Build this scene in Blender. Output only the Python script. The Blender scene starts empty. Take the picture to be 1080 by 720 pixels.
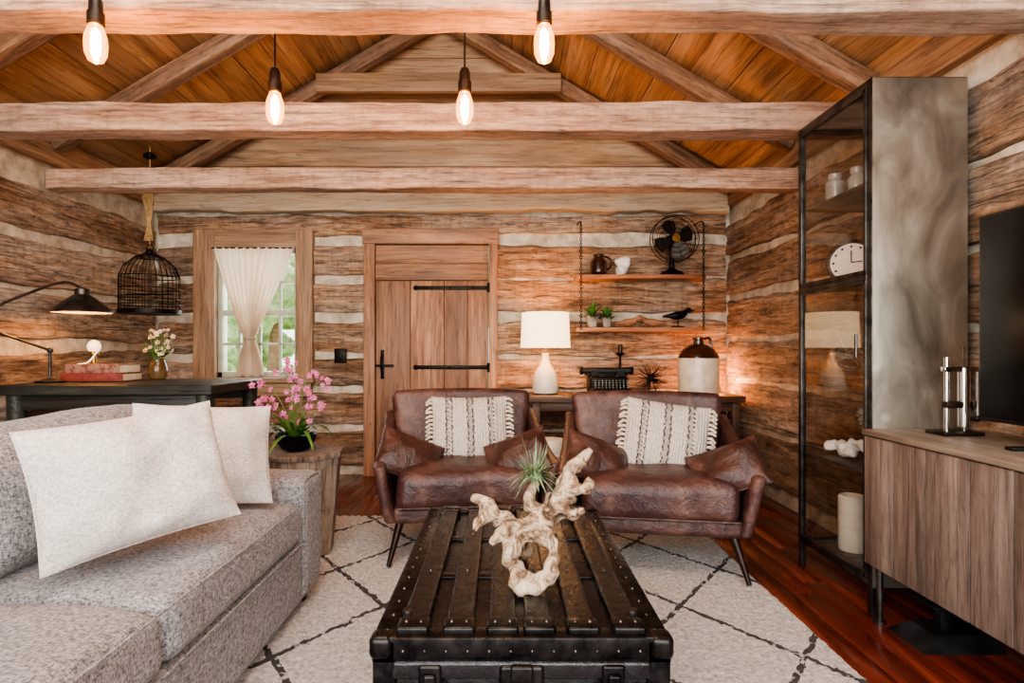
import bpy, bmesh, math, random
from mathutils import Vector, Matrix, noise
random.seed(7)
pi=math.pi
S=bpy.context.scene
def C(h,a=1.0):
    h=h.lstrip('#'); r=[]
    for i in (0,2,4):
        c=int(h[i:i+2],16)/255.0
        r.append(c/12.92 if c<=0.04045 else ((c+0.055)/1.055)**2.4)
    return (r[0],r[1],r[2],a)
# ---------------------------------------------------------------- nodes
def newmat(name):
    m=bpy.data.materials.new(name); m.use_nodes=True
    return m,m.node_tree,m.node_tree.nodes['Principled BSDF']
def nd(nt,t,props=None,ins=None):
    n=nt.nodes.new(t)
    for k,v in (props or {}).items(): setattr(n,k,v)
    for k,v in (ins or {}).items():
        if isinstance(v,bpy.types.NodeSocket): nt.links.new(v,n.inputs[k])
        else: n.inputs[k].default_value=v
    return n
def mth(nt,op,a,b=0.0,clamp=False):
    return nd(nt,'ShaderNodeMath',{'operation':op,'use_clamp':clamp},{0:a,1:b}).outputs[0]
def mixc(nt,f,a,b,blend='MIX'):
    return nd(nt,'ShaderNodeMix',{'data_type':'RGBA','blend_type':blend},{0:f,6:a,7:b}).outputs[2]
def ramp(nt,f,stops):
    n=nd(nt,'ShaderNodeValToRGB',None,{0:f}); cr=n.color_ramp
    while len(cr.elements)<len(stops): cr.elements.new(0.5)
    for e,(p,c) in zip(cr.elements,stops): e.position=p; e.color=c
    return n.outputs[0]
def gray(v): return (v,v,v,1)
def coords(nt,scale=(1,1,1)):
    tc=nd(nt,'ShaderNodeTexCoord').outputs['Object']
    at=nd(nt,'ShaderNodeAttribute',{'attribute_name':'rnd'}).outputs['Fac']
    cx=nd(nt,'ShaderNodeCombineXYZ',None,{0:mth(nt,'MULTIPLY',at,17.3),1:mth(nt,'MULTIPLY',at,31.7),2:mth(nt,'MULTIPLY',at,23.1)}).outputs[0]
    v=nd(nt,'ShaderNodeVectorMath',{'operation':'ADD'},{0:tc,1:cx}).outputs[0]
    return v,at
def mapped(nt,v,s):
    return nd(nt,'ShaderNodeMapping',None,{'Vector':v,'Scale':s}).outputs[0]
def nz(nt,v,scale,detail=5,rough=0.6,dist=0.0):
    return nd(nt,'ShaderNodeTexNoise',None,{'Vector':v,'Scale':scale,'Detail':detail,'Roughness':rough,'Distortion':dist}).outputs[0]
def wood(name,dark,mid,light,axis='X',rough=0.7,sc=1.0,bump=0.4,patch=None,patchamt=0.5,var=0.5,crack=0.5,coat=0.0,hew=0.0,sat=0.98):
    m,nt,b=newmat(name)
    v,at=coords(nt)
    def ax(al,ac):
        s=[ac*sc]*3; s['XYZ'.index(axis)]=al*sc; return tuple(s)
    g=nz(nt,mapped(nt,v,ax(0.7,7)),1.6,7,0.62,0.7)
    col=ramp(nt,g,[(0.28,C(dark)),(0.5,C(mid)),(0.72,C(light))])
    if patch:
        p=nz(nt,mapped(nt,v,ax(0.8,2.6)),1.5,5,0.65)
        pf=ramp(nt,p,[(0.42,gray(0)),(0.64,gray(patchamt))])
        col=mixc(nt,pf,col,C(patch))
    f=nz(nt,mapped(nt,v,ax(1.6,42)),1.5,4,0.7,0.2)
    ff=ramp(nt,f,[(0.33,gray(1-crack)),(0.5,gray(1)),(0.75,gray(1.0))])
    col=mixc(nt,1.0,col,ff,'MULTIPLY')
    cr=nz(nt,mapped(nt,v,ax(0.5,11)),2.0,3,0.5,0.4)
    crk=ramp(nt,mth(nt,'ABSOLUTE',mth(nt,'SUBTRACT',cr,0.5)),[(0.0,gray(1-crack)),(0.018,gray(1))])
    col=mixc(nt,0.85,col,crk,'MULTIPLY')
    h=mth(nt,'ADD',mth(nt,'MULTIPLY',f,0.4),mth(nt,'ADD',mth(nt,'MULTIPLY',g,0.6),crk))
    if hew>0:
        hn=nz(nt,mapped(nt,v,ax(2.6,9)),3.0,9,0.8,0.5)
        col=mixc(nt,hew,col,ramp(nt,hn,[(0.34,gray(0.25)),(0.47,gray(0.88)),(0.62,gray(1.35))]),'MULTIPLY')
        hv=nz(nt,mapped(nt,v,ax(20,1.8)),1.6,3,0.6)
        col=mixc(nt,hew*0.35,col,ramp(nt,hv,[(0.36,gray(0.5)),(0.5,gray(1.0))]),'MULTIPLY')
        h=mth(nt,'ADD',h,mth(nt,'MULTIPLY',hn,1.8))
    val=mth(nt,'ADD',mth(nt,'MULTIPLY',mth(nt,'SUBTRACT',at,0.5),var),1.0)
    hs=nd(nt,'ShaderNodeHueSaturation',None,{'Saturation':sat,'Value':val,'Color':col}).outputs[0]
    nt.links.new(hs,b.inputs['Base Color'])
    b.inputs['Roughness'].default_value=rough
    b.inputs['Coat Weight'].default_value=coat
    b.inputs['Coat Roughness'].default_value=0.15
    bp=nd(nt,'ShaderNodeBump',None,{'Strength':bump,'Distance':0.012,'Height':h}).outputs[0]
    nt.links.new(bp,b.inputs['Normal'])
    return m
def simple(name,c1,c2=None,rough=0.5,metal=0.0,sc=8.0,bump=0.0,emit=None,es=0.0,coat=0.0,lo=0.35,hi=0.65,detail=4,rv=0.0,dist=0.004,spec=0.5):
    m,nt,b=newmat(name)
    tc=nd(nt,'ShaderNodeTexCoord').outputs['Object']
    n=nz(nt,tc,sc,detail,0.6)
    col=ramp(nt,n,[(lo,C(c1)),(hi,C(c2 or c1))])
    nt.links.new(col,b.inputs['Base Color'])
    b.inputs['Metallic'].default_value=metal; b.inputs['Specular IOR Level'].default_value=spec
    if rv:
        nt.links.new(mth(nt,'ADD',mth(nt,'MULTIPLY',n,rv),rough-rv*0.5,True),b.inputs['Roughness'])
    else: b.inputs['Roughness'].default_value=rough
    b.inputs['Coat Weight'].default_value=coat
    if bump:
        bp=nd(nt,'ShaderNodeBump',None,{'Strength':bump,'Distance':dist,'Height':n}).outputs[0]
        nt.links.new(bp,b.inputs['Normal'])
    if emit:
        b.inputs['Emission Color'].default_value=C(emit); b.inputs['Emission Strength'].default_value=es
    return m
def fabric(name,c1,c2,sc=260,bump=0.5,lo=0.38,hi=0.6):
    m,nt,b=newmat(name)
    tc=nd(nt,'ShaderNodeTexCoord').outputs['Object']
    n1=nz(nt,mapped(nt,tc,(1,0.3,1)),sc,2,0.6); n2=nz(nt,mapped(nt,tc,(0.3,1,0.3)),sc,2,0.6)
    n=mth(nt,'MULTIPLY',mth(nt,'ADD',n1,n2),0.5)
    col=ramp(nt,n,[(lo,C(c1)),(hi,C(c2))])
    big=nz(nt,tc,3,3,0.5)
    col=mixc(nt,0.35,col,ramp(nt,big,[(0.3,gray(0.8)),(0.7,gray(1.08))]),'MULTIPLY')
    nt.links.new(col,b.inputs['Base Color']); b.inputs['Roughness'].default_value=0.95
    b.inputs['Sheen Weight'].default_value=0.1
    bp=nd(nt,'ShaderNodeBump',None,{'Strength':bump,'Distance':0.003,'Height':n}).outputs[0]
    nt.links.new(bp,b.inputs['Normal'])
    return m
def thin_glass(name,tint=(1,1,1,1),rough=0.02,base=0.05,gz=0.7,emit=None,es=0.0):
    m=bpy.data.materials.new(name); m.use_nodes=True; nt=m.node_tree; nt.nodes.clear()
    o=nd(nt,'ShaderNodeOutputMaterial')
    t=nd(nt,'ShaderNodeBsdfTransparent',None,{0:tint}).outputs[0]
    g=nd(nt,'ShaderNodeBsdfGlossy',None,{'Roughness':rough}).outputs[0]
    fc=nd(nt,'ShaderNodeLayerWeight',None,{0:0.5}).outputs['Facing']
    f=mth(nt,'ADD',mth(nt,'MULTIPLY',mth(nt,'POWER',fc,4.0),gz),base,True)
    sh=nd(nt,'ShaderNodeMixShader',None,{0:f,1:t,2:g}).outputs[0]
    if emit:
        e=nd(nt,'ShaderNodeEmission',None,{0:C(emit),1:es}).outputs[0]
        sh=nd(nt,'ShaderNodeAddShader',None,{0:sh,1:e}).outputs[0]
    nt.links.new(sh,o.inputs[0]); return m
def emission(name,col,s):
    m=bpy.data.materials.new(name); m.use_nodes=True; nt=m.node_tree; nt.nodes.clear()
    o=nd(nt,'ShaderNodeOutputMaterial'); e=nd(nt,'ShaderNodeEmission',None,{0:C(col),1:s})
    nt.links.new(e.outputs[0],o.inputs[0]); return m
# ---------------------------------------------------------------- mesh builder
def spl(pts,n=6):
    pts=[Vector(p) for p in pts]; out=[]
    P=[pts[0]*2-pts[1]]+pts+[pts[-1]*2-pts[-2]]
    for i in range(1,len(P)-2):
        for k in range(n):
            t=k/n; a,b,c,d=P[i-1],P[i],P[i+1],P[i+2]
            out.append(0.5*((2*b)+(c-a)*t+(2*a-5*b+4*c-d)*t*t+(3*b-a-3*c+d)*t**3))
    out.append(pts[-1]); return out
def lerpl(vals,n):
    out=[]
    for i in range(n):
        t=i/(n-1)*(len(vals)-1); k=min(int(t),len(vals)-2); out.append(vals[k]*(1-(t-k))+vals[k+1]*(t-k))
    return out
class MB:
    def __init__(s,M=None): s.v=[];s.f=[];s.m=[];s.r=[];s.M=M or Matrix()
    def add(s,vs,fs,mat=0,M=None,rnd=None):
        if rnd is None: rnd=random.random()
        T=s.M@(M or Matrix()); o=len(s.v)
        for p in vs: s.v.append(T@Vector(p)); s.r.append(rnd)
        for f in fs: s.f.append([i+o for i in f]); s.m.append(mat)
    def rbox(s,c,size,r=0.004,seg=1,inner=1,mat=0,M=None,fn=None,rnd=None):
        h=[max(x/2,1e-4) for x in size]; r=min(r,min(h)*0.98)
        ax=[]
        for a in range(3):
            lo=[-h[a]+r-r*math.tan(pi/4*(1-k/seg)) for k in range(seg+1)]
            mid=[(-h[a]+r)+(2*(h[a]-r))*k/inner for k in range(1,inner)]
            ax.append(lo+mid+[-x for x in reversed(lo)])
        vs=[];idx={};fs=[]
        def V(q):
            key=tuple(round(x,6) for x in q)
            if key in idx: return idx[key]
            cl=[max(-h[i]+r,min(h[i]-r,q[i])) for i in range(3)]
            d=Vector([q[i]-cl[i] for i in range(3)])
            if d.length>1e-9: d.normalize()
            p=Vector(cl)+d*r
            if fn: p=Vector(fn(p,h))
            vs.append(p+Vector(c)); idx[key]=len(vs)-1; return idx[key]
        for a in range(3):
            u,w=(a+1)%3,(a+2)%3
            for sg in (-1,1):
                for i in range(len(ax[u])-1):
                    for j in range(len(ax[w])-1):
                        q=[]
                        for (di,dj) in ((0,0),(1,0),(1,1),(0,1)):
                            p=[0,0,0];p[a]=sg*h[a];p[u]=ax[u][i+di];p[w]=ax[w][j+dj];q.append(V(p))
                        if sg<0:q.reverse()
                        if len(set(q))>2: fs.append(list(dict.fromkeys(q)))
        s.add(vs,fs,mat,M,rnd)
    def box(s,x0,x1,y0,y1,z0,z1,mat=0,r=0.004,rnd=None,M=None):
        s.rbox(((x0+x1)/2,(y0+y1)/2,(z0+z1)/2),(x1-x0,y1-y0,z1-z0),r,1,1,mat,M,None,rnd)
    def tube(s,pts,rad,n=8,mat=0,closed=False,M=None,rnd=None,amp=0,nf=20):
        pts=[Vector(p) for p in pts]; N=len(pts)
        if not hasattr(rad,'__len__'): rad=[rad]*N
        elif len(rad)!=N: rad=lerpl(list(rad),N)
        vs=[];fs=[];up=None
        for i in range(N):
            if closed: t=pts[(i+1)%N]-pts[i-1]
            else: t=pts[min(i+1,N-1)]-pts[max(i-1,0)]
            if t.length<1e-9: t=Vector((0,0,1))
            t.normalize()
            if up is None:
                up=Vector((0,0,1)) if abs(t.z)<0.9 else Vector((1,0,0))
            x=up-t*up.dot(t)
            if x.length<1e-6: x=t.orthogonal()
            x.normalize(); up=x; y=t.cross(x)
            for k in range(n):
                a=2*pi*k/n; d=x*math.cos(a)+y*math.sin(a); rr=rad[i]
                if amp: rr*=1+amp*noise.noise((pts[i]+d*rad[i])*nf)
                vs.append(pts[i]+d*rr)
        for i in range(N if closed else N-1):
            j=(i+1)%N
            for k in range(n):
                l=(k+1)%n; fs.append([i*n+k,i*n+l,j*n+l,j*n+k])
        if not closed:
            fs.append([k for k in reversed(range(n))]); fs.append([(N-1)*n+k for k in range(n)])
        s.add(vs,fs,mat,M,rnd)
    def cyl(s,p0,p1,r0,r1=None,n=16,mat=0,M=None): s.tube([p0,p1],[r0,r1 if r1 is not None else r0],n,mat,False,M)
    def lathe(s,prof,c=(0,0,0),n=24,mat=0,M=None,caps=True):
        vs=[];fs=[];N=len(prof)
        for (r,z) in prof:
            for k in range(n):
                a=2*pi*k/n; vs.append((c[0]+r*math.cos(a),c[1]+r*math.sin(a),c[2]+z))
        for i in range(N-1):
            for k in range(n):
                l=(k+1)%n; fs.append([i*n+k,i*n+l,(i+1)*n+l,(i+1)*n+k])
        if caps:
            fs.append([k for k in reversed(range(n))]); fs.append([(N-1)*n+k for k in range(n)])
        s.add(vs,fs,mat,M)
    def ball(s,c,r,mat=0,n=12,sz=1.0,M=None,amp=0,nf=10):
        vs=[];fs=[];m=n//2+1
        for i in range(m+1):
            th=pi*i/m
            for k in range(n):
                a=2*pi*k/n; d=Vector((math.sin(th)*math.cos(a),math.sin(th)*math.sin(a),math.cos(th)*sz))
                rr=r*(1+(amp*noise.noise((Vector(c)+d*r)*nf) if amp else 0))
                vs.append(Vector(c)+d*rr)
        for i in range(m):
            for k in range(n):
                l=(k+1)%n; fs.append([i*n+k,(i+1)*n+k,(i+1)*n+l,i*n+l])
        s.add(vs,fs,mat,M)
    def ring(s,c,R,r,mat=0,axis='Z',n=28,k=6,M=None):
        p=[]
        for i in range(n):
            a=2*pi*i/n; u,w=R*math.cos(a),R*math.sin(a)
            d={'Z':(u,w,0),'Y':(u,0,w),'X':(0,u,w)}[axis]; p.append(Vector(c)+Vector(d))
        s.tube(p,r,k,mat,True,M)
    def quad(s,a,b,c,d,mat=0,M=None): s.add([a,b,c,d],[[0,1,2,3]],mat,M)
    def leaf(s,b,d,L,W,droop=0.5,n=6,mat=0,M=None,fold=0.15):
        b=Vector(b); d=Vector(d).normalized(); side=d.cross(Vector((0,0,1)))
        if side.length<1e-3: side=Vector((1,0,0))
        side.normalize(); nrm=side.cross(d); vs=[];fs=[]
        for i in range(n+1):
            t=i/n; p=b+d*L*t+Vector((0,0,-droop*L*t*t)); w=W*0.5*math.sin(pi*min(1,(t*0.92+0.06)))**0.7
            vs+= [p-side*w+nrm*w*fold,p,p+side*w+nrm*w*fold]
        for i in range(n):
            a=i*3; fs+=[[a,a+1,a+4,a+3],[a+1,a+2,a+5,a+4]]
        s.add(vs,fs,mat,M)
    def pillow(s,w,h,t,mat=0,M=None,n=22,wr=0.012,seed=0,pinch=0.07,pipe=0.0):
        vs=[];fs=[]
        for sg in (1,-1):
            o=len(vs)
            for i in range(n+1):
                for j in range(n+1):
                    u=-1+2*i/n; v=-1+2*j/n
                    u=math.sin(u*pi/2);v=math.sin(v*pi/2)
                    x=w/2*u*(1-pinch*(1-v*v)); y=h/2*v*(1-pinch*(1-u*u))
                    k=max(0,(1-abs(u)**2.6))**0.55*max(0,(1-abs(v)**2.6))**0.55
                    z=sg*t/2*k
                    e=min(1,k*2); q=Vector((x*7+seed,y*7,sg*3.1+seed))
                    z+=sg*wr*e*noise.noise(q)+sg*wr*0.6*e*noise.noise(q*2.3)
                    z-=sg*wr*0.5*e*abs(math.sin(6*math.atan2(abs(v)+.01,abs(u)+.01)))*(abs(u)*abs(v))
                    vs.append((x,y,z))
            for i in range(n):
                for j in range(n):
                    a=o+i*(n+1)+j; q=[a,a+n+1,a+n+2,a+1]
                    if sg<0:q.reverse()
                    fs.append(q)
        s.add(vs,fs,mat,M)
        if pipe:
            P=[]
            K=10
            for (a0,b0,a1,b1) in ((-1,-1,1,-1),(1,-1,1,1),(1,1,-1,1),(-1,1,-1,-1)):
                for k in range(K):
                    u=a0+(a1-a0)*k/K; v=b0+(b1-b0)*k/K
                    P.append((w/2*u*(1-pinch*(1-v*v)),h/2*v*(1-pinch*(1-u*u)),0))
            s.tube(P,pipe,6,mat,True,M)
    def log(s,axis,a,b,face,sgn,z0,z1,depth,mat=0,amp=0.022,step=0.04):
        rnd=random.random(); sd=rnd*100; n=max(2,int((b-a)/step)); h=(z1-z0)/2; zc=(z0+z1)/2
        sec=[]; rr=0.022
        K=10
        for k in range(K+1): sec.append((0,-h+rr+(2*h-2*rr)*k/K))
        sec+= [(rr*0.35,h-rr*0.3),(rr*1.2,h),(depth,h),(depth,-h),(rr*1.2,-h),(rr*0.35,-h+rr*0.3)]
        vs=[];fs=[];m=len(sec)
        for i in range(n+1):
            t=a+(b-a)*i/n
            top=noise.noise(Vector((t*1.3,sd,0)))*0.03+noise.noise(Vector((t*6,sd,5)))*0.018
            bot=noise.noise(Vector((t*1.3,sd,20)))*0.03+noise.noise(Vector((t*6,sd,25)))*0.018
            for (u,v) in sec:
                vv=v+(top if v>0 else bot)*min(1,abs(v)/h)
                uu=u
                if u<depth*0.9:
                    uu+=amp*noise.noise(Vector((t*2.2,v*9,sd)))+amp*0.7*noise.noise(Vector((t*8,v*34,sd)))
                    uu=max(uu,-0.012)
                c=face+sgn*uu
                vs.append((t,c,zc+vv) if axis=='X' else (c,t,zc+vv))
        for i in range(n):
            for k in range(m):
                l=(k+1)%m; q=[i*m+k,i*m+l,(i+1)*m+l,(i+1)*m+k]
                fs.append(q)
        fs.append(list(range(m))); fs.append([n*m+k for k in range(m)])
        s.add(vs,fs,mat,None,rnd)
    def obj(s,name,mats,loc=(0,0,0),rot=(0,0,0),ang=38,parent=None):
        me=bpy.data.meshes.new(name); me.from_pydata([tuple(p) for p in s.v],[],s.f)
        for m in mats: me.materials.append(m)
        me.polygons.foreach_set('material_index',s.m)
        me.polygons.foreach_set('use_smooth',[True]*len(s.f))
        at=me.attributes.new('rnd','FLOAT','POINT'); at.data.foreach_set('value',s.r)
        bm=bmesh.new(); bm.from_mesh(me); bmesh.ops.recalc_face_normals(bm,faces=bm.faces); bm.to_mesh(me); bm.free()
        me.update(); me.set_sharp_from_angle(angle=math.radians(ang))
        o=bpy.data.objects.new(name,me); S.collection.objects.link(o)
        o.location=loc; o.rotation_euler=rot
        if parent: o.parent=parent
        return o
def T(x,y,z): return Matrix.Translation((x,y,z))
def R(a,ax): return Matrix.Rotation(math.radians(a),4,ax)
# ---------------------------------------------------------------- materials
M_logX=wood('hewn_log_x','#553b2a','#a07a58','#d2b08a','X',0.85,1.0,1.0,'#b39e8a',0.85,0.5,0.6,0,0.95)
M_logY=wood('hewn_log_y','#523c2e','#9a7858','#cdac8a','Y',0.85,1.0,1.0,'#b5a290',0.85,0.5,0.6,0,0.95)
M_chink=simple('chinking','#a0957f','#d2c8b6',0.95,0,11,0.8)
M_beam=wood('old_beam','#735242','#b48c70','#d8b89c','X',0.8,1.1,0.7,'#c0a894',0.6,0.2,0.5,0,0.6)
M_rafter=wood('rafter_wood','#5a3e2e','#98704f','#bf9876','X',0.8,1.1,0.6,'#8c7664',0.5,0.3,0.5,0,0.6)
M_roof=wood('roof_boards','#885c3a','#c0905e','#e0ba8a','Y',0.75,0.8,0.3,'#a08062',0.6,0.6,0.45)
M_gable=wood('gable_boards','#7e5c40','#b48c64','#d4b088','X',0.75,0.8,0.3,'#9a8068',0.6,0.5,0.45)
M_plate=wood('plate_wood','#9a7c5e','#c8aa86','#e0c8a8','X',0.8,1,0.3,'#c4b6a0',0.5,0.2,0.4)
M_floor=wood('cherry_floor','#35130d','#65291b','#8b4432','Y',0.26,0.9,0.08,None,0,0.55,0.3,0.3,0,1.0)
M_doorV=wood('door_wood_v','#664630','#9c7050','#c0946c','Z',0.6,1.0,0.35,'#8c6c54',0.6,0.45,0.5)
M_doorH=wood('door_wood_h','#664630','#a07454','#c4986e','X',0.6,1.0,0.35,'#8c6c54',0.6,0.45,0.5)
M_case=wood('casing_v','#6a5036','#98775a','#ba966e','Z',0.65,1.0,0.35,'#947c60',0.6,0.3,0.5)
M_caseH=wood('casing_h','#6a5036','#98775a','#ba966e','X',0.65,1.0,0.35,'#947c60',0.6,0.3,0.5)
M_iron=simple('black_iron','#110f0d','#221e1a',0.45,0.8,30,0.2)
M_dark=simple('dark_bronze','#1e1712','#3a2c22',0.4,0.7,14,0.15)
M_brass=simple('aged_brass','#8b6a38','#b38c4e',0.35,1.0,25,0.1)
M_cream=simple('cream_ceramic','#ded3c0','#ece4d4',0.35,0,6,0.05,coat=0.3)
M_white=simple('white_ceramic','#e4e0d8','#f2efe9',0.4,0,6,0.0)
M_sofa=fabric('sofa_tweed','#444142','#a8a3a2',230,0.9,0.37,0.63)
M_pil=fabric('cream_linen','#a89e95','#d6cec6',260,0.6)
M_glass=thin_glass('pane_glass')
M_cab_glass=thin_glass('cabinet_glass',(0.82,0.81,0.79,1),0.02,0.10,0.8)
M_sash=simple('sash_paint','#9da08c','#b8baa6',0.6,0,10)
M_green=simple('leaf_green','#2f5a22','#5d8a3a',0.5,0,20)
M_pot=simple('terracotta_grey','#8d8378','#b3a99c',0.8,0,20,0.2)
def leather(name,a,b_,c_):
    m,nt,b=newmat(name)
    tc=nd(nt,'ShaderNodeTexCoord').outputs['Object']
    n=nz(nt,tc,6,7,0.7,0.6); col=ramp(nt,n,[(0.3,C(a)),(0.5,C(b_)),(0.72,C(c_))])
    nt.links.new(col,b.inputs['Base Color'])
    w=nz(nt,tc,14,5,0.6,1.2); vo=nd(nt,'ShaderNodeTexVoronoi',None,{'Vector':tc,'Scale':220.0}).outputs[0]
    h=mth(nt,'ADD',mth(nt,'MULTIPLY',w,1.0),mth(nt,'MULTIPLY',vo,0.12))
    nt.links.new(nd(nt,'ShaderNodeBump',None,{'Strength':0.55,'Distance':0.018,'Height':h}).outputs[0],b.inputs['Normal'])
    nt.links.new(mth(nt,'ADD',mth(nt,'MULTIPLY',n,0.25),0.25),b.inputs['Roughness'])
    return m
M_leather=leather('brown_leather','#27171a','#472d29','#705044')
M_leather2=leather('brown_leather_pillow','#241512','#402620','#64443a')
# ---------------------------------------------------------------- ROOM
XL,XR,YB,YF=-2.97,1.925,4.90,-1.4
mb=MB(); x=XL-0.15
while x<XR+0.15:
    w=0.105; y=YF-random.random()
    while y<YB+0.1:
        L=random.uniform(1.2,2.4); y1=min(y+L,YB+0.1)
        mb.box(x+0.001,x+w-0.001,max(y,YF),max(y1,YF+0.02)-0.0015,-0.03,0,0,0.0015); y+=L
    x+=w
mb.box(XL-0.2,XR+0.2,YF,YB+0.15,-0.08,-0.028,1)
mb.obj('floor',[M_floor,M_dark])
mb=MB()
wx0,wx1,wz0,wz1=-2.467,-1.765,0.84,1.952
for a in ((XL-0.15,wx0,0,2.44),(wx1,-1.09,0,2.44),(-0.12,XR+0.15,0,2.44),(wx0,wx1,0,wz0),(wx0,wx1,wz1,2.44),(-1.09,-0.12,1.985,2.44)):
    mb.box(a[0],a[1],YB+0.03,YB+0.17,a[2],a[3],1,0.001)
rows=[(2.07,2.24),(1.73,1.975),(1.41,1.655),(1.06,1.32),(0.755,0.985),(0.42,0.69),(0.06,0.35)]
for (a,b) in rows:
    if b>2.1: segs=[(XL,XR)]
    elif b>0.72: segs=[(XL,-2.64),(-1.632,-1.18),(-0.045,XR)]
    else: segs=[(XL,-1.18),(-0.045,XR)]
    for sg in segs:
        right=sg[0]>-0.1
        j=random.uniform(-0.015,0.015); k=0.018 if right else 0
        mb.log('X',sg[0],sg[1],YB,1,a+j-k,b+j+k,0.10)
mb.obj('wall_back',[M_logX,M_chink])
mb=MB(); sl=0.58; xr=(XL+XR)/2; zr0=2.50
z=2.43
while z<3.95:
    z1=z+0.235; hw=(XR-XL)/2+0.05-(z-2.45)/sl
    if hw>0.05: mb.box(xr-hw,xr+hw,YB+0.02+random.uniform(0,0.012),YB+0.06,z,z1-0.003,0,0.004)
    z=z1
mb.obj('wall_gable',[M_gable])
mb=MB(); mb.log('X',XL,XR,YB-0.075,1,2.255,2.43,0.09,0,0.004); mb.obj('trim_1',[M_plate])
mb=MB(); mb.box(XL-0.16,XL-0.03,YF,YB,0,2.55,1,0.001)
for (a,b) in [(1.85,2.12),(1.50,1.77),(1.15,1.42),(0.80,1.07),(0.44,0.72),(0.08,0.36)]:
    mb.log('Y',YF,YB-0.02,XL,-1,a+random.uniform(-.01,.01),b+random.uniform(-.01,.01),0.10)
mb.obj('wall_left',[M_logY,M_chink])
mb=MB(); mb.box(XR+0.03,XR+0.16,YF,YB,0,2.55,1,0.001)
for (a,b) in [(1.88,2.16),(1.53,1.83),(1.18,1.49),(0.84,1.14),(0.49,0.80),(0.1,0.45)]:
    mb.log('Y',YF,YB-0.02,XR,1,a+random.uniform(-.01,.01),b+random.uniform(-.01,.01),0.10)
mb.obj('wall_right',[M_logY,M_chink])
M_platey=wood('plate_y','#6a4a34','#9c7654','#c09c78','Y',0.8)
mb=MB(); mb.box(XL-0.14,XL+0.02,YF,YB-0.08,2.30,2.47,0,0.008); mb.obj('trim_2',[M_platey])
mb=MB(); mb.box(XR-0.02,XR+0.14,YF,YB-0.08,2.30,2.47,0,0.008); mb.obj('trim_3',[M_platey])
mb=MB(); a=math.atan(sl); half=(XR-XL)/2+0.12; L=half/math.cos(a)
for side in (-1,1):
    s=0
    while s<L:
        w=random.uniform(0.19,0.27); sc=min(s+w/2,L); 
        hx=half-sc*math.cos(a); xx=xr+side*hx; zz=zr0-0.06+sc*math.sin(a)
        M=T(xx,(YF+YB)/2+0.05,zz+random.uniform(0,0.006))@Matrix.Rotation(side*a,4,'Y')
        mb.rbox((0,0,0.015),(w-0.003,YB-YF+0.25,0.025),0.003,1,1,0,M); s+=w
    M=T(xr+side*half/2,(YF+YB)/2+0.05,zr0-0.06+L/2*math.sin(a)+0.065)@Matrix.Rotation(side*a,4,'Y')
    mb.rbox((0,0,0),(L+0.3,YB-YF+0.3,0.03),0.003,1,1,1,M)
mb.obj('ceiling',[M_roof,M_dark])
for Y in (0.0,0.95,1.95,2.95,3.75,4.74):
    for side in (-1,1):
        m2=MB(); LL=(half-0.14)/math.cos(a)
        m2.rbox((0,0,0),(LL,0.10,0.11),0.012,1,14,0,None,lambda p,h:(p.x,p.y+0.008*noise.noise(Vector((p.x*3,Y,side))),p.z+0.01*noise.noise(Vector((p.x*2,Y+4,side)))))
        cx=xr+side*(half-0.14)/2; cz=zr0-0.06+(half-(half-0.14)/2)*sl-0.085
        m2.obj('roof_rafter',[M_rafter],(cx,Y,cz),(0,side*a,0))
m2=MB(); m2.box(-1.0,1.0,-0.03,0.03,-0.075,0.075,0,0.006); m2.obj('collar_beam',[M_gable],(xr,4.66,3.26))
def beam(y0,y1,z0,z1,name='ceiling_beam'):
    m2=MB()
    h=(XR-XL)/2
    def fn(p,hh):
        q=Vector((p.x*2.2,y0*3,0)); 
        return (p.x,p.y+0.012*noise.noise(q+Vector((0,p.z*8,p.y*8))),p.z+0.010*noise.noise(q+Vector((9,p.z*6,p.y*6)))+0.007*noise.noise(q*4))
    m2.rbox((0,0,0),(h*2-0.01,y1-y0,z1-z0),0.010,2,70,0,None,fn)
    m2.obj(name,[M_beam],(xr,(y0+y1)/2,(z0+z1)/2))
beam(1.87,2.02,2.20,2.36); beam(2.895,3.04,2.20,2.345); beam(3.68,3.82,2.13,2.26)
# ---------------------------------------------------------------- window
mb=MB()
mb.box(-2.647,wx0+0.005,YB-0.04,YB+0.03,0.80,2.107,0); mb.box(wx1-0.005,-1.626,YB-0.04,YB+0.03,0.80,2.107,0)
mb.box(wx0,wx1,YB-0.038,YB+0.03,wz1,2.107,1)
mb.box(-2.66,-1.61,YB-0.07,YB+0.06,0.80,wz0,1); mb.box(-2.63,-1.64,YB-0.035,YB+0.03,0.68,0.798,1)
for (a_,b_) in ((wx0,wx0+0.04),(wx1-0.04,wx1)): mb.box(a_,b_,YB+0.03,YB+0.12,wz0,wz1,2)
mb.box(wx0,wx1,YB+0.03,YB+0.12,wz1-0.04,wz1,2); mb.box(wx0,wx1,YB+0.03,YB+0.12,wz0,wz0+0.05,2)
mb.box(wx0,wx1,YB+0.05,YB+0.10,1.375,1.425,2)
for i in (1,2,3):
    xx=wx0+(wx1-wx0)*i/4; mb.box(xx-0.010,xx+0.010,YB+0.055,YB+0.09,wz0,wz1,2)
for z in (1.13,1.67): mb.box(wx0,wx1,YB+0.055,YB+0.09,z-0.011,z+0.011,2)
mb.quad((wx0+.02,YB+.072,wz0+.02),(wx1-.02,YB+.072,wz0+.02),(wx1-.02,YB+.072,wz1-.02),(wx0+.02,YB+.072,wz1-.02),3)
mb.obj('window_1',[M_case,M_caseH,M_sash,M_glass])
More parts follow.
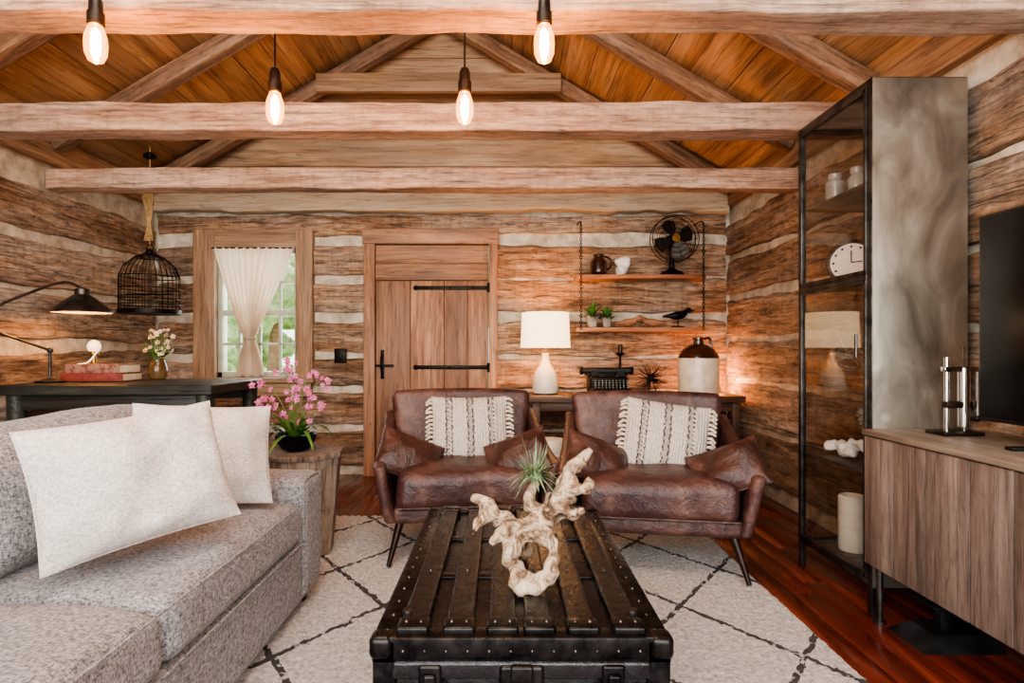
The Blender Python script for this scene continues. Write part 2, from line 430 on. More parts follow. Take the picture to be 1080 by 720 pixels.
def curtain():
    mb=MB(); nu,nv=120,50; vs=[];fs=[]
    for j in range(nv+1):
        t=j/nv; z=1.945-t*(1.945-0.86)
        if z>1.18:
            q=(1.945-z)/(1.945-1.18); w=0.62*(1-q)**0.9+0.085
        else:
            q=(1.18-z)/0.32; w=0.085+0.14*min(1,q*1.3)
        cx=-2.116-0.03*min(1,t*1.6)
        for i in range(nu+1):
            u=-1+2*i/nu; am=0.014+0.014*t if w>0.12 else 0.016
            y=YB-0.012+am*math.sin(u*pi*11.5+0.6*math.sin(t*5))+0.006*math.sin(u*31+t*3)
            vs.append((cx+u*w/2,y-0.055,z+0.01*math.sin(u*9)*t+(0.006*math.sin(u*60) if j==0 else 0)))
    for j in range(nv):
        for i in range(nu):
            p=j*(nu+1)+i; fs.append([p,p+1,p+nu+2,p+nu+1])
    mb.add(vs,fs,0)
    mb.ring((-2.146,YB-0.067,1.18),0.045,0.008,0,'Z',20,6)
    mb.cyl((-2.47,YB-0.067,1.945),(-1.76,YB-0.067,1.945),0.006,None,8,1)
    for x_ in (-2.46,-1.77): mb.cyl((x_,YB-0.067,1.945),(x_,YB-0.03,1.945),0.005,None,8,1)
    m,nt,b=newmat('sheer_cotton')
    tc=nd(nt,'ShaderNodeTexCoord').outputs['Object']
    nt.links.new(ramp(nt,nz(nt,tc,200,2),[(0.3,C('#c4b09a')),(0.7,C('#dccbb6'))]),b.inputs['Base Color']); b.inputs['Roughness'].default_value=0.9
    tr=nd(nt,'ShaderNodeBsdfTranslucent',None,{0:C('#e8d4ba')}).outputs[0]
    mx=nd(nt,'ShaderNodeMixShader',None,{0:0.3,1:b.outputs[0],2:tr}).outputs[0]
    nt.links.new(mx,nt.nodes['Material Output'].inputs[0])
    mb.obj('curtain',[m,M_iron],ang=80)
curtain()
# ---------------------------------------------------------------- door
mb=MB()
mb.box(-1.187,-1.092,YB-0.05,YB+0.03,0,1.985,2); mb.box(-0.117,-0.042,YB-0.05,YB+0.03,0,1.985,2)
mb.box(-1.195,-0.032,YB-0.055,YB+0.03,1.985,2.115,1)
xs=[-1.087,-0.79,-0.50,-0.30,-0.122]
for i in range(4): mb.box(xs[i]+0.002,xs[i+1]-0.002,YB-0.02,YB+0.028,0.015,1.67,0)
mb.box(-1.087,-0.122,YB-0.02,YB+0.028,1.82,1.975,1); mb.box(-1.087,-0.122,YB-0.032,YB+0.028,1.675,1.815,1)
mb.box(-1.087,-0.122,YB+0.03,YB+0.05,0.01,1.98,0)
for z in (1.61,0.93):
    mb.box(-0.74,-0.125,YB-0.030,YB-0.02,z-0.017,z+0.017,3,0.003)
    mb.ball((-0.745,YB-0.024,z),0.022,3,10); 
    for q in (-0.65,-0.45,-0.25): mb.ball((q,YB-0.031,z),0.009,3,8)
    mb.cyl((-0.12,YB-0.055,z-0.04),(-0.12,YB-0.055,z+0.04),0.012,None,10,3)
mb.box(-1.045,-1.015,YB-0.027,YB-0.02,0.83,1.08,3,0.003)
mb.tube(spl([(-1.03,YB-0.025,1.04),(-1.03,YB-0.075,1.01),(-1.03,YB-0.08,0.93),(-1.03,YB-0.025,0.88)]),0.008,8,3)
mb.box(-1.13,-0.93,YB-0.045,YB-0.03,0.935,0.955,3,0.003)
mb.obj('door_1',[M_doorV,M_doorH,M_doorV,M_iron])
mb=MB(); mb.box(-1.44,-1.34,YB-0.035,YB+0.0,0.97,1.09,0,0.006)
mb.box(-1.405,-1.375,YB-0.045,YB-0.035,1.0,1.05,0,0.003); mb.obj('light_switch',[M_iron])
# ---------------------------------------------------------------- outside
mb=MB(); mb.box(-30,30,5.3,45,-0.3,-0.2,0,0.01); mb.obj('lawn',[simple('grass','#7a9c58','#b8cc8c',0.9,0,3)])
M_fol=simple('foliage','#7c9c5c','#d4e0b4',0.8,0,6,0.6)
for i in range(9):
    mb=MB(); x=-9+i*1.4+random.uniform(-.4,.4); y=12+random.uniform(0,6); h=random.uniform(2.2,4.2)
    mb.tube(spl([(x,y,-0.2),(x+0.1,y,h*0.5),(x-0.1,y,h)]),[0.16,0.12,0.08],8,0)
    for k in range(5):
        mb.ball((x+random.uniform(-1,1),y+random.uniform(-.7,.7),h*0.75+random.uniform(-.6,1.2)),random.uniform(0.5,0.9),1,18,0.9,None,0.6,3)
    mb.obj('garden_tree',[M_rafter,M_fol])
# ---------------------------------------------------------------- pendants
M_fil=emission('filament','#ffb05a',480)
M_bulb=thin_glass('amber_glass',(1,0.82,0.58,1),0.05,0.05,0.4,'#ff8c30',2.4)
for (x,y,z) in ((-1.287,1.80,2.05),(0.132,1.80,2.05),(-0.86,2.15,1.995),(-0.143,2.15,1.995)):
    mb=MB(); top=zr0-0.07+(half-abs(x-xr))*sl
    mb.cyl((x,y,z+0.13),(x,y,top),0.004,None,6,0)
    mb.lathe([(0.004,0.155),(0.014,0.15),(0.020,0.135),(0.021,0.10),(0.025,0.098),(0.025,0.063),(0.02,0.058)],(x,y,z),16,0)
    mb.lathe([(0.019,0.060),(0.024,0.045),(0.031,0.025),(0.033,0.0),(0.031,-0.03),(0.022,-0.052),(0.004,-0.062)],(x,y,z),18,1)
    mb.lathe([(0.003,0.05),(0.012,0.035),(0.014,0.0),(0.012,-0.032),(0.003,-0.042)],(x,y,z),10,2)
    mb.obj('pendant_bulb',[M_dark,M_bulb,M_fil])
# ---------------------------------------------------------------- rug
def rug():
    m,nt,b=newmat('shag_rug')
    tc=nd(nt,'ShaderNodeTexCoord').outputs['Object']
    wob=nd(nt,'ShaderNodeTexNoise',None,{'Vector':tc,'Scale':14.0,'Detail':3.0}).outputs[1]
    v=nd(nt,'ShaderNodeVectorMath',{'operation':'MULTIPLY_ADD'},{0:wob,1:(0.035,0.035,0),2:tc}).outputs[0]
    sx=nd(nt,'ShaderNodeSeparateXYZ',None,{0:v}).outputs
    A=mth(nt,'MULTIPLY',sx[0],1/0.62); B=mth(nt,'MULTIPLY',sx[1],1/0.80)
    def line(q):
        fr=mth(nt,'FRACT',mth(nt,'ADD',q,20.27)); return mth(nt,'LESS_THAN',mth(nt,'ABSOLUTE',mth(nt,'SUBTRACT',fr,0.5)),0.023)
    ln=mth(nt,'MAXIMUM',line(mth(nt,'ADD',A,B)),line(mth(nt,'SUBTRACT',A,B)))
    brk=mth(nt,'GREATER_THAN',nz(nt,tc,30,3),0.40)
    ln=mth(nt,'MULTIPLY',ln,brk)
    n=nz(nt,tc,60,6,0.75); base=ramp(nt,n,[(0.30,C('#948b82')),(0.52,C('#d6cfc8')),(0.7,C('#ece8e2'))])
    col=mixc(nt,mth(nt,'MULTIPLY',ln,0.92),base,C('#1c1a1c'))
    nt.links.new(col,b.inputs['Base Color']); b.inputs['Roughness'].default_value=1.0
    nt.links.new(nd(nt,'ShaderNodeBump',None,{'Strength':1.0,'Distance':0.018,'Height':n}).outputs[0],b.inputs['Normal'])
    mb=MB(); x0,x1,y0,y1=-1.10,1.19,0.95,3.68; nx,ny=190,220; vs=[];fs=[]
    for i in range(nx+1):
        for j in range(ny+1):
            x=x0+(x1-x0)*i/nx; y=y0+(y1-y0)*j/ny; e=min(i,nx-i,j,ny-j)
            q=Vector((x*42,y*42,0)); z=0.012+0.006*noise.noise(q)+0.005*noise.noise(q*2.1)
            if e==0:
                z=0.001; x+=0.008*noise.noise(q); y+=0.008*noise.noise(q+Vector((5,0,0)))
            vs.append((x,y,min(z,0.019)))
    for i in range(nx):
        for j in range(ny):
            p=i*(ny+1)+j; fs.append([p,p+ny+1,p+ny+2,p+1])
    mb.add(vs,fs,0); mb.obj('area_rug',[m],ang=180)
rug()
# ---------------------------------------------------------------- sofa
def sofa():
    mb=MB()
    def soft(cr,seed):
        def fn(p,h):
            u,v=p.x/h[0],p.y/h[1]; k=max(0,1-u**4)*max(0,1-v**4)
            z=p.z+(cr*k if p.z>0 else 0)
            q=Vector((p.x*5+seed,p.y*5,p.z*5)); n=noise.noise(q)*0.014+noise.noise(q*2.5)*0.004
            return (p.x+n*0.6,p.y+n*0.4,z+n)
        return fn
    mb.rbox((-1.26,1.385,0.175),(0.88,2.20,0.25),0.02,2,6)
    mb.rbox((-1.27,2.43,0.305),(0.93,0.22,0.51),0.045,3,8,0,None,lambda p,h:(p.x,p.y+0.006*noise.noise(p*6),p.z+0.006*noise.noise(p*5)))
    mb.rbox((-1.27,0.34,0.305),(0.93,0.22,0.51),0.045,3,8)
    mb.rbox((-1.66,1.385,0.42),(0.18,2.25,0.74),0.05,3,8)
    mb.rbox((-1.165,1.85,0.385),(0.72,0.93,0.17),0.05,4,16,0,None,soft(0.028,1))
    mb.rbox((-1.165,0.92,0.385),(0.72,0.92,0.17),0.05,4,16,0,None,soft(0.028,4))
    for (yc,sd) in ((1.86,3),(0.92,8)):
        def fb(p,h,sd=sd):
            u,v=p.y/h[1],p.z/h[2]; k=max(0,1-u**4)*max(0,1-v**4); n=noise.noise(Vector((p.x*5+sd,p.y*5,p.z*5)))*0.018
            return (p.x+(0.05*k if p.x>0 else 0)+n,p.y,p.z-0.035*u*u*(1 if p.z>0 else 0)+n)
        mb.rbox((0,0,0),(0.22,0.92,0.43),0.09,4,12,0,T(-1.43,yc,0.665)@R(-12,'Y'),fb)
    for zz in (0.462,0.305): mb.tube([(-0.806,0.5,zz),(-0.806,2.28,zz)],0.004,6)
    for xx in (-0.815,-1.72): mb.tube(spl([(xx,2.33,0.12),(xx,2.33,0.50),(xx,2.36,0.545),(xx,2.50,0.545),(xx,2.535,0.50),(xx,2.535,0.12)],4),0.004,6)
    for yy in (0.36,2.43):
        for xx in (-0.86,-1.66): mb.cyl((xx,yy,0.018),(xx,yy,0.06),0.02,0.028,10,1)
    mb.obj('sofa',[M_sofa,M_dark])
sofa()
def basis(xd,tilt,loc,roll=0):
    return T(*loc)@R(xd,'Z')@R(90-tilt,'X')@R(roll,'Z')
mb=MB(); mb.pillow(0.49,0.37,0.20,0,None,30,0.026,3,0.06,0.003); o=mb.obj('throw_pillow',[M_pil],ang=60); o.matrix_world=basis(48,22,(-1.03,1.60,0.725),6)
mb=MB(); mb.pillow(0.46,0.38,0.17,0,None,30,0.024,9,0.06,0.003); o=mb.obj('throw_pillow',[M_pil],ang=60); o.matrix_world=basis(36,26,(-1.08,2.06,0.705),-5)
# ---------------------------------------------------------------- armchairs
def armchair(loc,rz):
    mb=MB()
    for sx in (-1,1):
        mb.cyl((sx*0.33,-0.30,0.24),(sx*0.395,-0.385,0.0),0.024,0.011,12,1)
        mb.cyl((sx*0.31,0.28,0.24),(sx*0.36,0.38,0.0),0.024,0.011,12,1)
    mb.rbox((0,0.0,0.235),(0.76,0.72,0.085),0.03,3,4)
    def seat(p,h):
        u,v=p.x/h[0],p.y/h[1]; k=max(0,1-u**4)*max(0,1-v**4)
        n=noise.noise(Vector((p.x*6,p.y*6,p.z*4+rz)))*0.016+noise.noise(Vector((p.x*17,p.y*17,p.z*4+rz)))*0.006
        return (p.x+n,p.y+n,p.z+(0.03*k if p.z>0 else 0)+n)
    mb.rbox((0,-0.06,0.36),(0.72,0.70,0.18),0.055,4,18,0,None,seat)
    def back(p,h):
        t=(p.z+h[2])/(2*h[2]); w=0.86+0.20*t; u=p.x/h[0]
        n=noise.noise(Vector((p.x*6,p.y*3,p.z*6+rz)))*0.012
        return (p.x*w,p.y-0.05*u*u+n-(0.03*max(0,1-u**4) if p.y<0 else 0),p.z-0.02*u*u*t)
    mb.rbox((0,0,0),(0.82,0.12,0.60),0.045,4,14,0,T(0,0.34,0.52)@R(-13,'X'),back)
    for sx in (-1,1):
        def arm(p,h,sx=sx):
            t=(p.z+h[2])/(2*h[2]); s=(p.y+h[1])/(2*h[1])
            topz=0.29+0.04*s+0.17*s*s
            z=-h[2]+t*topz
            fl=0.055*t
            y=p.y+(0.02*(1-t) if s<0.5 else 0)
            n=noise.noise(Vector((p.x*3,p.y*6,p.z*6+sx)))*0.008
            return (p.x+sx*fl+n,y,z)
        mb.rbox((sx*0.388,-0.01,0.46),(0.058,0.77,0.52),0.027,3,10,0,None,arm)
    mb.tube([(-0.35,-0.425,0.29),(0.35,-0.425,0.29)],0.005,6)
    mb.tube(spl([(-0.43,0.395,0.79),(0,0.42,0.812),(0.43,0.395,0.79)]),0.005,6)
    return mb.obj('leather_armchair',[M_leather,M_dark],loc,(0,0,math.radians(rz)),ang=60)
armchair((-0.215,3.22,0.019),7); armchair((0.785,3.01,0.019),-9)
def striped():
    m,nt,b=newmat('woven_stripe')
    tc=nd(nt,'ShaderNodeTexCoord').outputs['Object']; sx=nd(nt,'ShaderNodeSeparateXYZ',None,{0:tc}).outputs
    w=mth(nt,'ADD',sx[0],mth(nt,'MULTIPLY',mth(nt,'SINE',mth(nt,'MULTIPLY',sx[1],160)),0.0022))
    fr=mth(nt,'FRACT',mth(nt,'ADD',mth(nt,'MULTIPLY',w,1/0.12),10.5)); d=mth(nt,'ABSOLUTE',mth(nt,'SUBTRACT',fr,0.5))
    st=mth(nt,'MULTIPLY',mth(nt,'LESS_THAN',mth(nt,'ABSOLUTE',mth(nt,'SUBTRACT',d,0.12)),0.045),mth(nt,'GREATER_THAN',nz(nt,tc,90,2),0.44))
    n=nz(nt,tc,120,3); base=ramp(nt,n,[(0.3,C('#9c9184')),(0.65,C('#d2c9bd'))])
    wide=mth(nt,'LESS_THAN',d,0.06); base=mixc(nt,mth(nt,'MULTIPLY',wide,0.6),base,C('#75706c'))
    col=mixc(nt,st,base,C('#45413f')); nt.links.new(col,b.inputs['Base Color']); b.inputs['Roughness'].default_value=0.95
    wv=mth(nt,'SINE',mth(nt,'MULTIPLY',sx[0],420)); h=mth(nt,'ADD',mth(nt,'MULTIPLY',wv,0.4),n)
    nt.links.new(nd(nt,'ShaderNodeBump',None,{'Strength':0.8,'Distance':0.005,'Height':h}).outputs[0],b.inputs['Normal'])
    return m
M_str=striped(); M_tas=simple('tassel_yarn','#a89c8a','#d2c8b8',0.95,0,60,0.5)
def wpillow(mat):
    mb=MB(); mb.pillow(0.44,0.38,0.14,0,None,22,0.012,5,0.05)
    for sx in (-1,1):
        for i in range(15):
            y=-0.17+0.34*i/14; x=sx*(0.212)
            mb.tube([(x-sx*0.012,y,0.0),(x+sx*0.016,y+random.uniform(-.004,.004),0.010),(x+sx*0.038,y-0.014+random.uniform(-.008,.008),0.004)],[0.006,0.009,0.006],6,1)
    for k in (-0.125,0.125):
        for i in range(13):
            y=-0.14+0.28*i/12; mb.tube([(k,y,0.052),(k+0.010,y-0.004,0.070),(k+0.018,y-0.018,0.066)],[0.006,0.007,0.004],6,1)
    o=mb.obj('woven_tassel_pillow',[M_str,M_tas],ang=60); o.matrix_world=mat
wpillow(basis(7,22,(-0.185,3.24,0.635),0)); wpillow(basis(-9,22,(0.86,3.00,0.625),-8))
def lpillow(mat,sd):
    mb=MB(); mb.pillow(0.35,0.25,0.13,0,None,24,0.022,sd,0.06,0.0045); o=mb.obj('leather_pillow',[M_leather2],ang=60); o.matrix_world=mat
lpillow(basis(34,32,(-0.485,3.00,0.515),-28),2); lpillow(basis(-28,32,(0.075,2.99,0.52),26),12)
lpillow(basis(24,32,(0.485,2.90,0.515),-26),22); lpillow(basis(-42,32,(1.07,2.72,0.51),28),32)
# ---------------------------------------------------------------- trunk
def trunk():
    m,nt,b=newmat('black_trunk')
    tc=nd(nt,'ShaderNodeTexCoord').outputs['Object']
    n=nz(nt,mapped(nt,tc,(3,1,3)),6,8,0.78,0.5)
    nt.links.new(ramp(nt,n,[(0.3,C('#050506')),(0.57,C('#0e0e0f')),(0.67,C('#2a2827')),(0.80,C('#77706a'))]),b.inputs['Base Color'])
    nt.links.new(mth(nt,'SUBTRACT',mth(nt,'MULTIPLY',n,0.8),0.13),b.inputs['Roughness'])
    nt.links.new(nd(nt,'ShaderNodeBump',None,{'Strength':0.55,'Distance':0.008,'Height':nz(nt,tc,22,6,0.65)}).outputs[0],b.inputs['Normal'])
    met=simple('trunk_iron','#0a0a0a','#2e2b29',0.28,0.8,22,0.4,rv=0.3)
    mb=MB(); x0,x1,y0,y1,z0,z1=-0.29,0.375,1.27,2.31,0.035,0.435
    cx=(x0+x1)/2; cy=(y0+y1)/2
    mb.rbox((cx,cy,(z0+z1)/2),(x1-x0-0.02,y1-y0-0.02,z1-z0),0.006,1,1,0)
    mb.box(x0+0.005,x1-0.005,y0+0.005,y1-0.005,0.325,0.335,1)
    for xx in (x0,x1-0.055): mb.box(xx,xx+0.055,y0,y1,z1-0.002,z1+0.008,1,0.003)
    for yy in (y0,y1-0.05): mb.box(x0,x1,yy,yy+0.05,z1-0.001,z1+0.007,1,0.003)
    for yy in (y0-0.002,y1-0.006):
        mb.box(x0,x1,yy,yy+0.008,z1-0.05,z1+0.006,1,0.003); mb.box(x0,x1,yy,yy+0.008,z0-0.005,z0+0.05,1,0.003)
        for xx in (x0,x1-0.05): mb.box(xx,xx+0.05,yy,yy+0.009,z0,z1,1,0.003)
    for xx in (x0-0.002,x1-0.006):
        mb.box(xx,xx+0.008,y0,y1,z1-0.05,z1+0.006,1,0.003); mb.box(xx,xx+0.008,y0,y1,z0-0.005,z0+0.05,1,0.003)
    sl_=[-0.205,-0.10,0.0,0.085,0.185,0.29]
    for i,xx in enumerate(sl_):
        w=0.064
        mb.rbox((xx,cy,z1+0.008),(w,y1-y0-0.05,0.016),0.006,2,10,0,None,lambda p,h:(p.x+0.002*noise.noise(p*30+Vector((xx*40,0,0))),p.y,p.z+0.0015*noise.noise(p*20)))
        for yy in (y0+0.045,y1-0.045):
            mb.rbox((xx,yy,z1+0.010),(w+0.010,0.055,0.022),0.007,2,1,1)
            for dx in (-0.017,0.017): mb.ball((xx+dx,yy,z1+0.021),0.005,2,8)
        for yy in (y0+0.36,y1-0.36):
            mb.ball((xx,yy,z1+0.0165),0.005,2,8)
    for yy in (y0+0.36,y1-0.36):
        mb.box(x0,x1,yy-0.02,yy+0.02,z1-0.001,z1+0.006,1,0.002)
    for xx in (x0+0.027,x1-0.027):
        for i in range(14): mb.ball((xx,y0+0.03+i*(y1-y0-0.06)/13,z1+0.008),0.0045,2,8)
    for i in range(14):
        xx=x0+0.02+i*(x1-x0-0.04)/13
        for zz in (z1-0.022,z0+0.02,0.33): mb.ball((xx,y0-0.003,zz),0.004,2,8)
    for xx in (x0+0.018,x1-0.018):
        for yy in (y0+0.018,y1-0.018):
            for zz in (z1-0.016,z0+0.018): mb.rbox((xx,yy,zz),(0.054,0.054,0.054),0.016,3,1,1)
    for xx in (x0+0.06,x1-0.06):
        for yy in (y0+0.11,y1-0.11): mb.cyl((xx,yy,z1),(xx,yy,z1+0.02),0.014,0.012,14,2)
    for zz in (0.12,0.24,): mb.rbox((cx,y0-0.004,zz),(x1-x0-0.09,0.022,0.045),0.008,2,1,0)
    mb.rbox((cx,y0-0.004,0.375),(x1-x0-0.09,0.022,0.04),0.008,2,1,0)
    for xx in (-0.16,0.245):
        mb.rbox((xx,y0-0.012,0.335),(0.05,0.02,0.11),0.006,2,1,1); mb.rbox((xx,y0-0.024,0.35),(0.028,0.02,0.05),0.006,2,1,1)
    mb.rbox((cx,y0-0.012,0.325),(0.10,0.02,0.13),0.01,2,1,1); mb.ball((cx,y0-0.022,0.315),0.026,1,14,1.0); mb.rbox((cx,y0-0.026,0.365),(0.05,0.018,0.06),0.006,2,1,1)
    for xx in (x0-0.012,x1+0.012):
        for yy in (cy-0.09,cy+0.09): mb.rbox((xx,yy,0.27),(0.02,0.05,0.05),0.006,2,1,1)
        mb.tube(spl([(xx,cy-0.09,0.27),(xx*1.0+(0.012 if xx>0 else -0.012),cy,0.25),(xx,cy+0.09,0.27)]),0.010,8,0)
    for xx in (x0+0.05,x1-0.05):
        for yy in (y0+0.05,y1-0.05): mb.cyl((xx,yy,0.019),(xx,yy,0.04),0.018,None,10,1)
    mb.obj('steamer_trunk',[m,met,simple('worn_rivets','#3a3734','#6f6a64',0.35,0.9,40)])
trunk()
# ---------------------------------------------------------------- driftwood + air plant
def driftwood():
    m,nt,b=newmat('driftwood_bleached')
    tc=nd(nt,'ShaderNodeTexCoord').outputs['Object']
    n=nz(nt,tc,20,7,0.75,1.5); 
    nt.links.new(ramp(nt,n,[(0.37,C('#3f2c1f')),(0.46,C('#8a6c52')),(0.56,C('#c6b094')),(0.7,C('#e4d6c0'))]),b.inputs['Base Color']); b.inputs['Roughness'].default_value=0.85
    nt.links.new(nd(nt,'ShaderNodeBump',None,{'Strength':1.0,'Distance':0.014,'Height':n}).outputs[0],b.inputs['Normal'])
    mb=MB()
    def br(p,r): 
        q=spl(p,12); mb.tube(q,[a*0.88 for a in r],18,0,False,None,0.5,0.9,34)
    br([(0.02,1.50,0.482),(0.07,1.49,0.472),(0.125,1.50,0.49),(0.135,1.53,0.55),(0.09,1.55,0.59),(0.045,1.54,0.575),(0.02,1.53,0.52),(0.055,1.52,0.475)],[0.022,0.032,0.024,0.018,0.034,0.026,0.022,0.026])
    br([(0.08,1.55,0.59),(0.03,1.57,0.602),(-0.02,1.58,0.62),(-0.06,1.58,0.66),(-0.085,1.57,0.675)],[0.032,0.024,0.028,0.020,0.012])
    br([(-0.02,1.58,0.63),(-0.06,1.55,0.615),(-0.075,1.53,0.60)],[0.022,0.016,0.008])
    br([(0.02,1.57,0.605),(-0.015,1.54,0.575),(-0.03,1.53,0.56)],[0.022,0.016,0.009])
    br([(0.09,1.56,0.60),(0.135,1.60,0.62),(0.17,1.63,0.66),(0.185,1.65,0.71),(0.21,1.66,0.745),(0.262,1.67,0.79)],[0.036,0.030,0.036,0.026,0.026,0.012])
    br([(0.18,1.64,0.70),(0.225,1.60,0.69),(0.25,1.60,0.72)],[0.026,0.018,0.010])
    br([(0.15,1.61,0.64),(0.20,1.58,0.63),(0.22,1.56,0.645)],[0.026,0.018,0.009])
    br([(0.06,1.55,0.60),(0.05,1.60,0.55),(0.07,1.68,0.49),(0.06,1.74,0.474)],[0.030,0.022,0.020,0.015])
    br([(0.12,1.58,0.62),(0.08,1.62,0.66),(0.10,1.64,0.70)],[0.026,0.022,0.014])
    mb.obj('driftwood_sculpture',[m],ang=90)
    mb=MB(); c=Vector((0.095,1.655,0.715))
    for i in range(130):
        th=random.uniform(0,2*pi); el=random.uniform(-0.1,1.35); d=Vector((math.cos(th)*math.cos(el),math.sin(th)*math.cos(el),math.sin(el)))
        mb.leaf(c,d,random.uniform(0.05,0.11),0.005,random.uniform(-0.4,0.9),6,0)
    mb.ball(tuple(c),0.02,0,10)
    mb.obj('air_plant',[simple('air_plant_green','#46603f','#8a9c74',0.7,0,30)],ang=90)
driftwood()
# ---------------------------------------------------------------- side table + orchid
M_stump=wood('stump_wood','#5c4c40','#8c7868','#ac9884','Z',0.75,1.2,0.6,'#8a8278',0.6,0.3,0.6,0,0.5)
mb=MB(); vs=[];fs=[]; n=8
lv=[(0.155,0.0),(0.185,0.30),(0.195,0.45),(0.20,0.47),(0.20,0.505)]
for (r,z) in lv:
    for k in range(n):
        a_=2*pi*(k+0.5)/n; vs.append((r*math.cos(a_),r*math.sin(a_),z))
for i in range(len(lv)-1):
    for k in range(n): l=(k+1)%n; fs.append([i*n+k,i*n+l,(i+1)*n+l,(i+1)*n+k])
fs.append(list(reversed(range(n)))); fs.append([(len(lv)-1)*n+k for k in range(n)])
mb.add(vs,fs,0)
mb.lathe([(0.0,0.505),(0.212,0.505),(0.214,0.512),(0.214,0.525),(0.208,0.53),(0.0,0.531)],(0,0,0),8,0,R(22.5,'Z'),False)
mb.obj('wooden_side_table',[M_stump],(-1.055,3.02,0.019),(0,0,0.15),ang=25)
mb=MB(); ox,oy,oz=-1.09,3.0,0.551
mb.lathe([(0.045,0),(0.07,0.012),(0.098,0.05),(0.105,0.085),(0.108,0.09),(0.098,0.088),(0.09,0.075),(0.02,0.072)],(ox,oy,oz),20,0)
for i in range(38):
    th=random.uniform(0,2*pi); el=random.uniform(0.5,1.3)
    mb.leaf((ox+0.03*math.cos(th),oy+0.03*math.sin(th),oz+0.07),(math.cos(th)*math.cos(el),math.sin(th)*math.cos(el),math.sin(el)),random.uniform(0.18,0.34),0.022,random.uniform(0.3,0.9),7,1)
def flower(mb,c,nv,s,mp,mc):
    nv=Vector(nv).normalized(); x=nv.orthogonal().normalized(); y=nv.cross(x); c=Vector(c)
    for k in range(5):
        a=2*pi*k/5+0.3; d=x*math.cos(a)+y*math.sin(a); e=x*-math.sin(a)+y*math.cos(a)
        L=s; w=s*0.34
        vs=[c,c+d*L*0.45+e*w+nv*s*0.12,c+d*L*0.85+e*w*0.7+nv*s*0.1,c+d*L+nv*0.0,c+d*L*0.85-e*w*0.7+nv*s*0.1,c+d*L*0.45-e*w+nv*s*0.12,c+d*L*0.5+nv*s*0.2]
        mb.add(vs,[[0,1,6],[1,2,6],[2,3,6],[3,4,6],[4,5,6],[5,0,6]],mp)
    mb.ball(tuple(c+nv*s*0.2),s*0.22,mc,8)
for (dx,dy,h) in ((-0.15,-0.03,0.36),(-0.07,0.02,0.43),(0.0,-0.05,0.48),(0.08,0.0,0.44),(0.15,-0.04,0.38),(-0.11,-0.08,0.28),(0.05,-0.09,0.33),(0.13,-0.06,0.28)):
    p=spl([(ox,oy,oz+0.06),(ox+dx*0.3,oy+dy*0.4,oz+h*0.55),(ox+dx*0.8,oy+dy,oz+h*0.92),(ox+dx*1.3,oy+dy*1.4,oz+h*0.93)],6)
    mb.tube(p,[0.004,0.0025],6,2)
    for k in range(7,len(p),1):
        if random.random()<0.66:
            flower(mb,p[k]+Vector((random.uniform(-.03,.03),-0.01,random.uniform(-.03,.03))),(random.uniform(-.6,.6),-1,random.uniform(-.2,.5)),random.uniform(0.015,0.021),3,4)
mb.obj('potted_orchid',[M_iron,M_green,simple('stem','#57632f','#6d7a3c',0.6),simple('orchid_pink','#942c62','#c86c98',0.5,0,60),simple('orchid_center','#8c1d4c','#d8a040',0.5,0,90)],ang=60)
# ---------------------------------------------------------------- writing table and items
M_desk=wood('dark_desk','#2c1e16','#523a2a','#7a5a40','X',0.5,1,0.4,None,0,0.3,0.4)
DZ=0.725
mb=MB(); mb.box(0.20,1.86,4.34,4.83,DZ-0.05,DZ,0,0.006)
for x_ in (0.26,1.02,1.80):
    for y_ in (4.40,4.77): mb.box(x_-0.03,x_+0.03,y_-0.03,y_+0.03,0,DZ-0.05,0)
mb.box(0.26,1.80,4.39,4.41,DZ-0.12,DZ-0.05,0); mb.obj('writing_table',[M_desk])
M_shade=simple('linen_shade','#f2dcb8','#ffeccf',0.9,0,80,0.0,'#ffd8a4',1.7)
mb=MB(); lx,ly=0.345,4.58
mb.lathe([(0.075,0),(0.098,0.01),(0.106,0.05),(0.10,0.12),(0.08,0.18),(0.045,0.235),(0.028,0.28),(0.026,0.315),(0.032,0.32),(0.02,0.325)],(lx,ly,DZ+0.001),28,0)
mb.cyl((lx,ly,DZ+0.32),(lx,ly,DZ+0.50),0.006,None,8,2)
mb.lathe([(0.200,0.375),(0.188,0.65)],(lx,ly,DZ),36,1,None,False); mb.lathe([(0.197,0.376),(0.185,0.649)],(lx,ly,DZ),36,1,None,False)
for z_,r_ in ((0.375,0.2),(0.65,0.188)): mb.ring((lx,ly,DZ+z_),r_,0.003,1,'Z',36,6)
for k in range(3):
    a_=k*2*pi/3; mb.cyl((lx,ly,DZ+0.64),(lx+0.187*math.cos(a_),ly+0.187*math.sin(a_),DZ+0.64),0.002,None,6,2)
mb.ball((lx,ly,DZ+0.53),0.032,3,14)
mb.obj('table_lamp',[M_cream,M_shade,M_brass,emission('lamp_bulb','#ffb068',420)])
M_brown=simple('brown_glaze','#1e0f08','#41220f',0.25,0,10,0.05,coat=0.5)
M_stone=simple('stoneware','#c4b59a','#ded2ba',0.4,0,12,0.1,coat=0.2)
mb=MB(); jx,jy=1.55,4.50
mb.lathe([(0.15,0),(0.158,0.01),(0.158,0.285),(0.155,0.295)],(jx,jy,DZ+0.001),32,1)
mb.lathe([(0.157,0.29),(0.150,0.315),(0.12,0.36),(0.07,0.392),(0.04,0.402),(0.038,0.43),(0.046,0.435),(0.046,0.452),(0.03,0.455)],(jx,jy,DZ),32,0)
mb.tube(spl([(jx+0.04,jy,DZ+0.44),(jx+0.085,jy,DZ+0.445),(jx+0.10,jy,DZ+0.40),(jx+0.10,jy,DZ+0.375)]),0.011,8,0)
mb.obj('stoneware_jug',[M_brown,M_stone])
mb=MB(); ux,uy=1.76,4.72
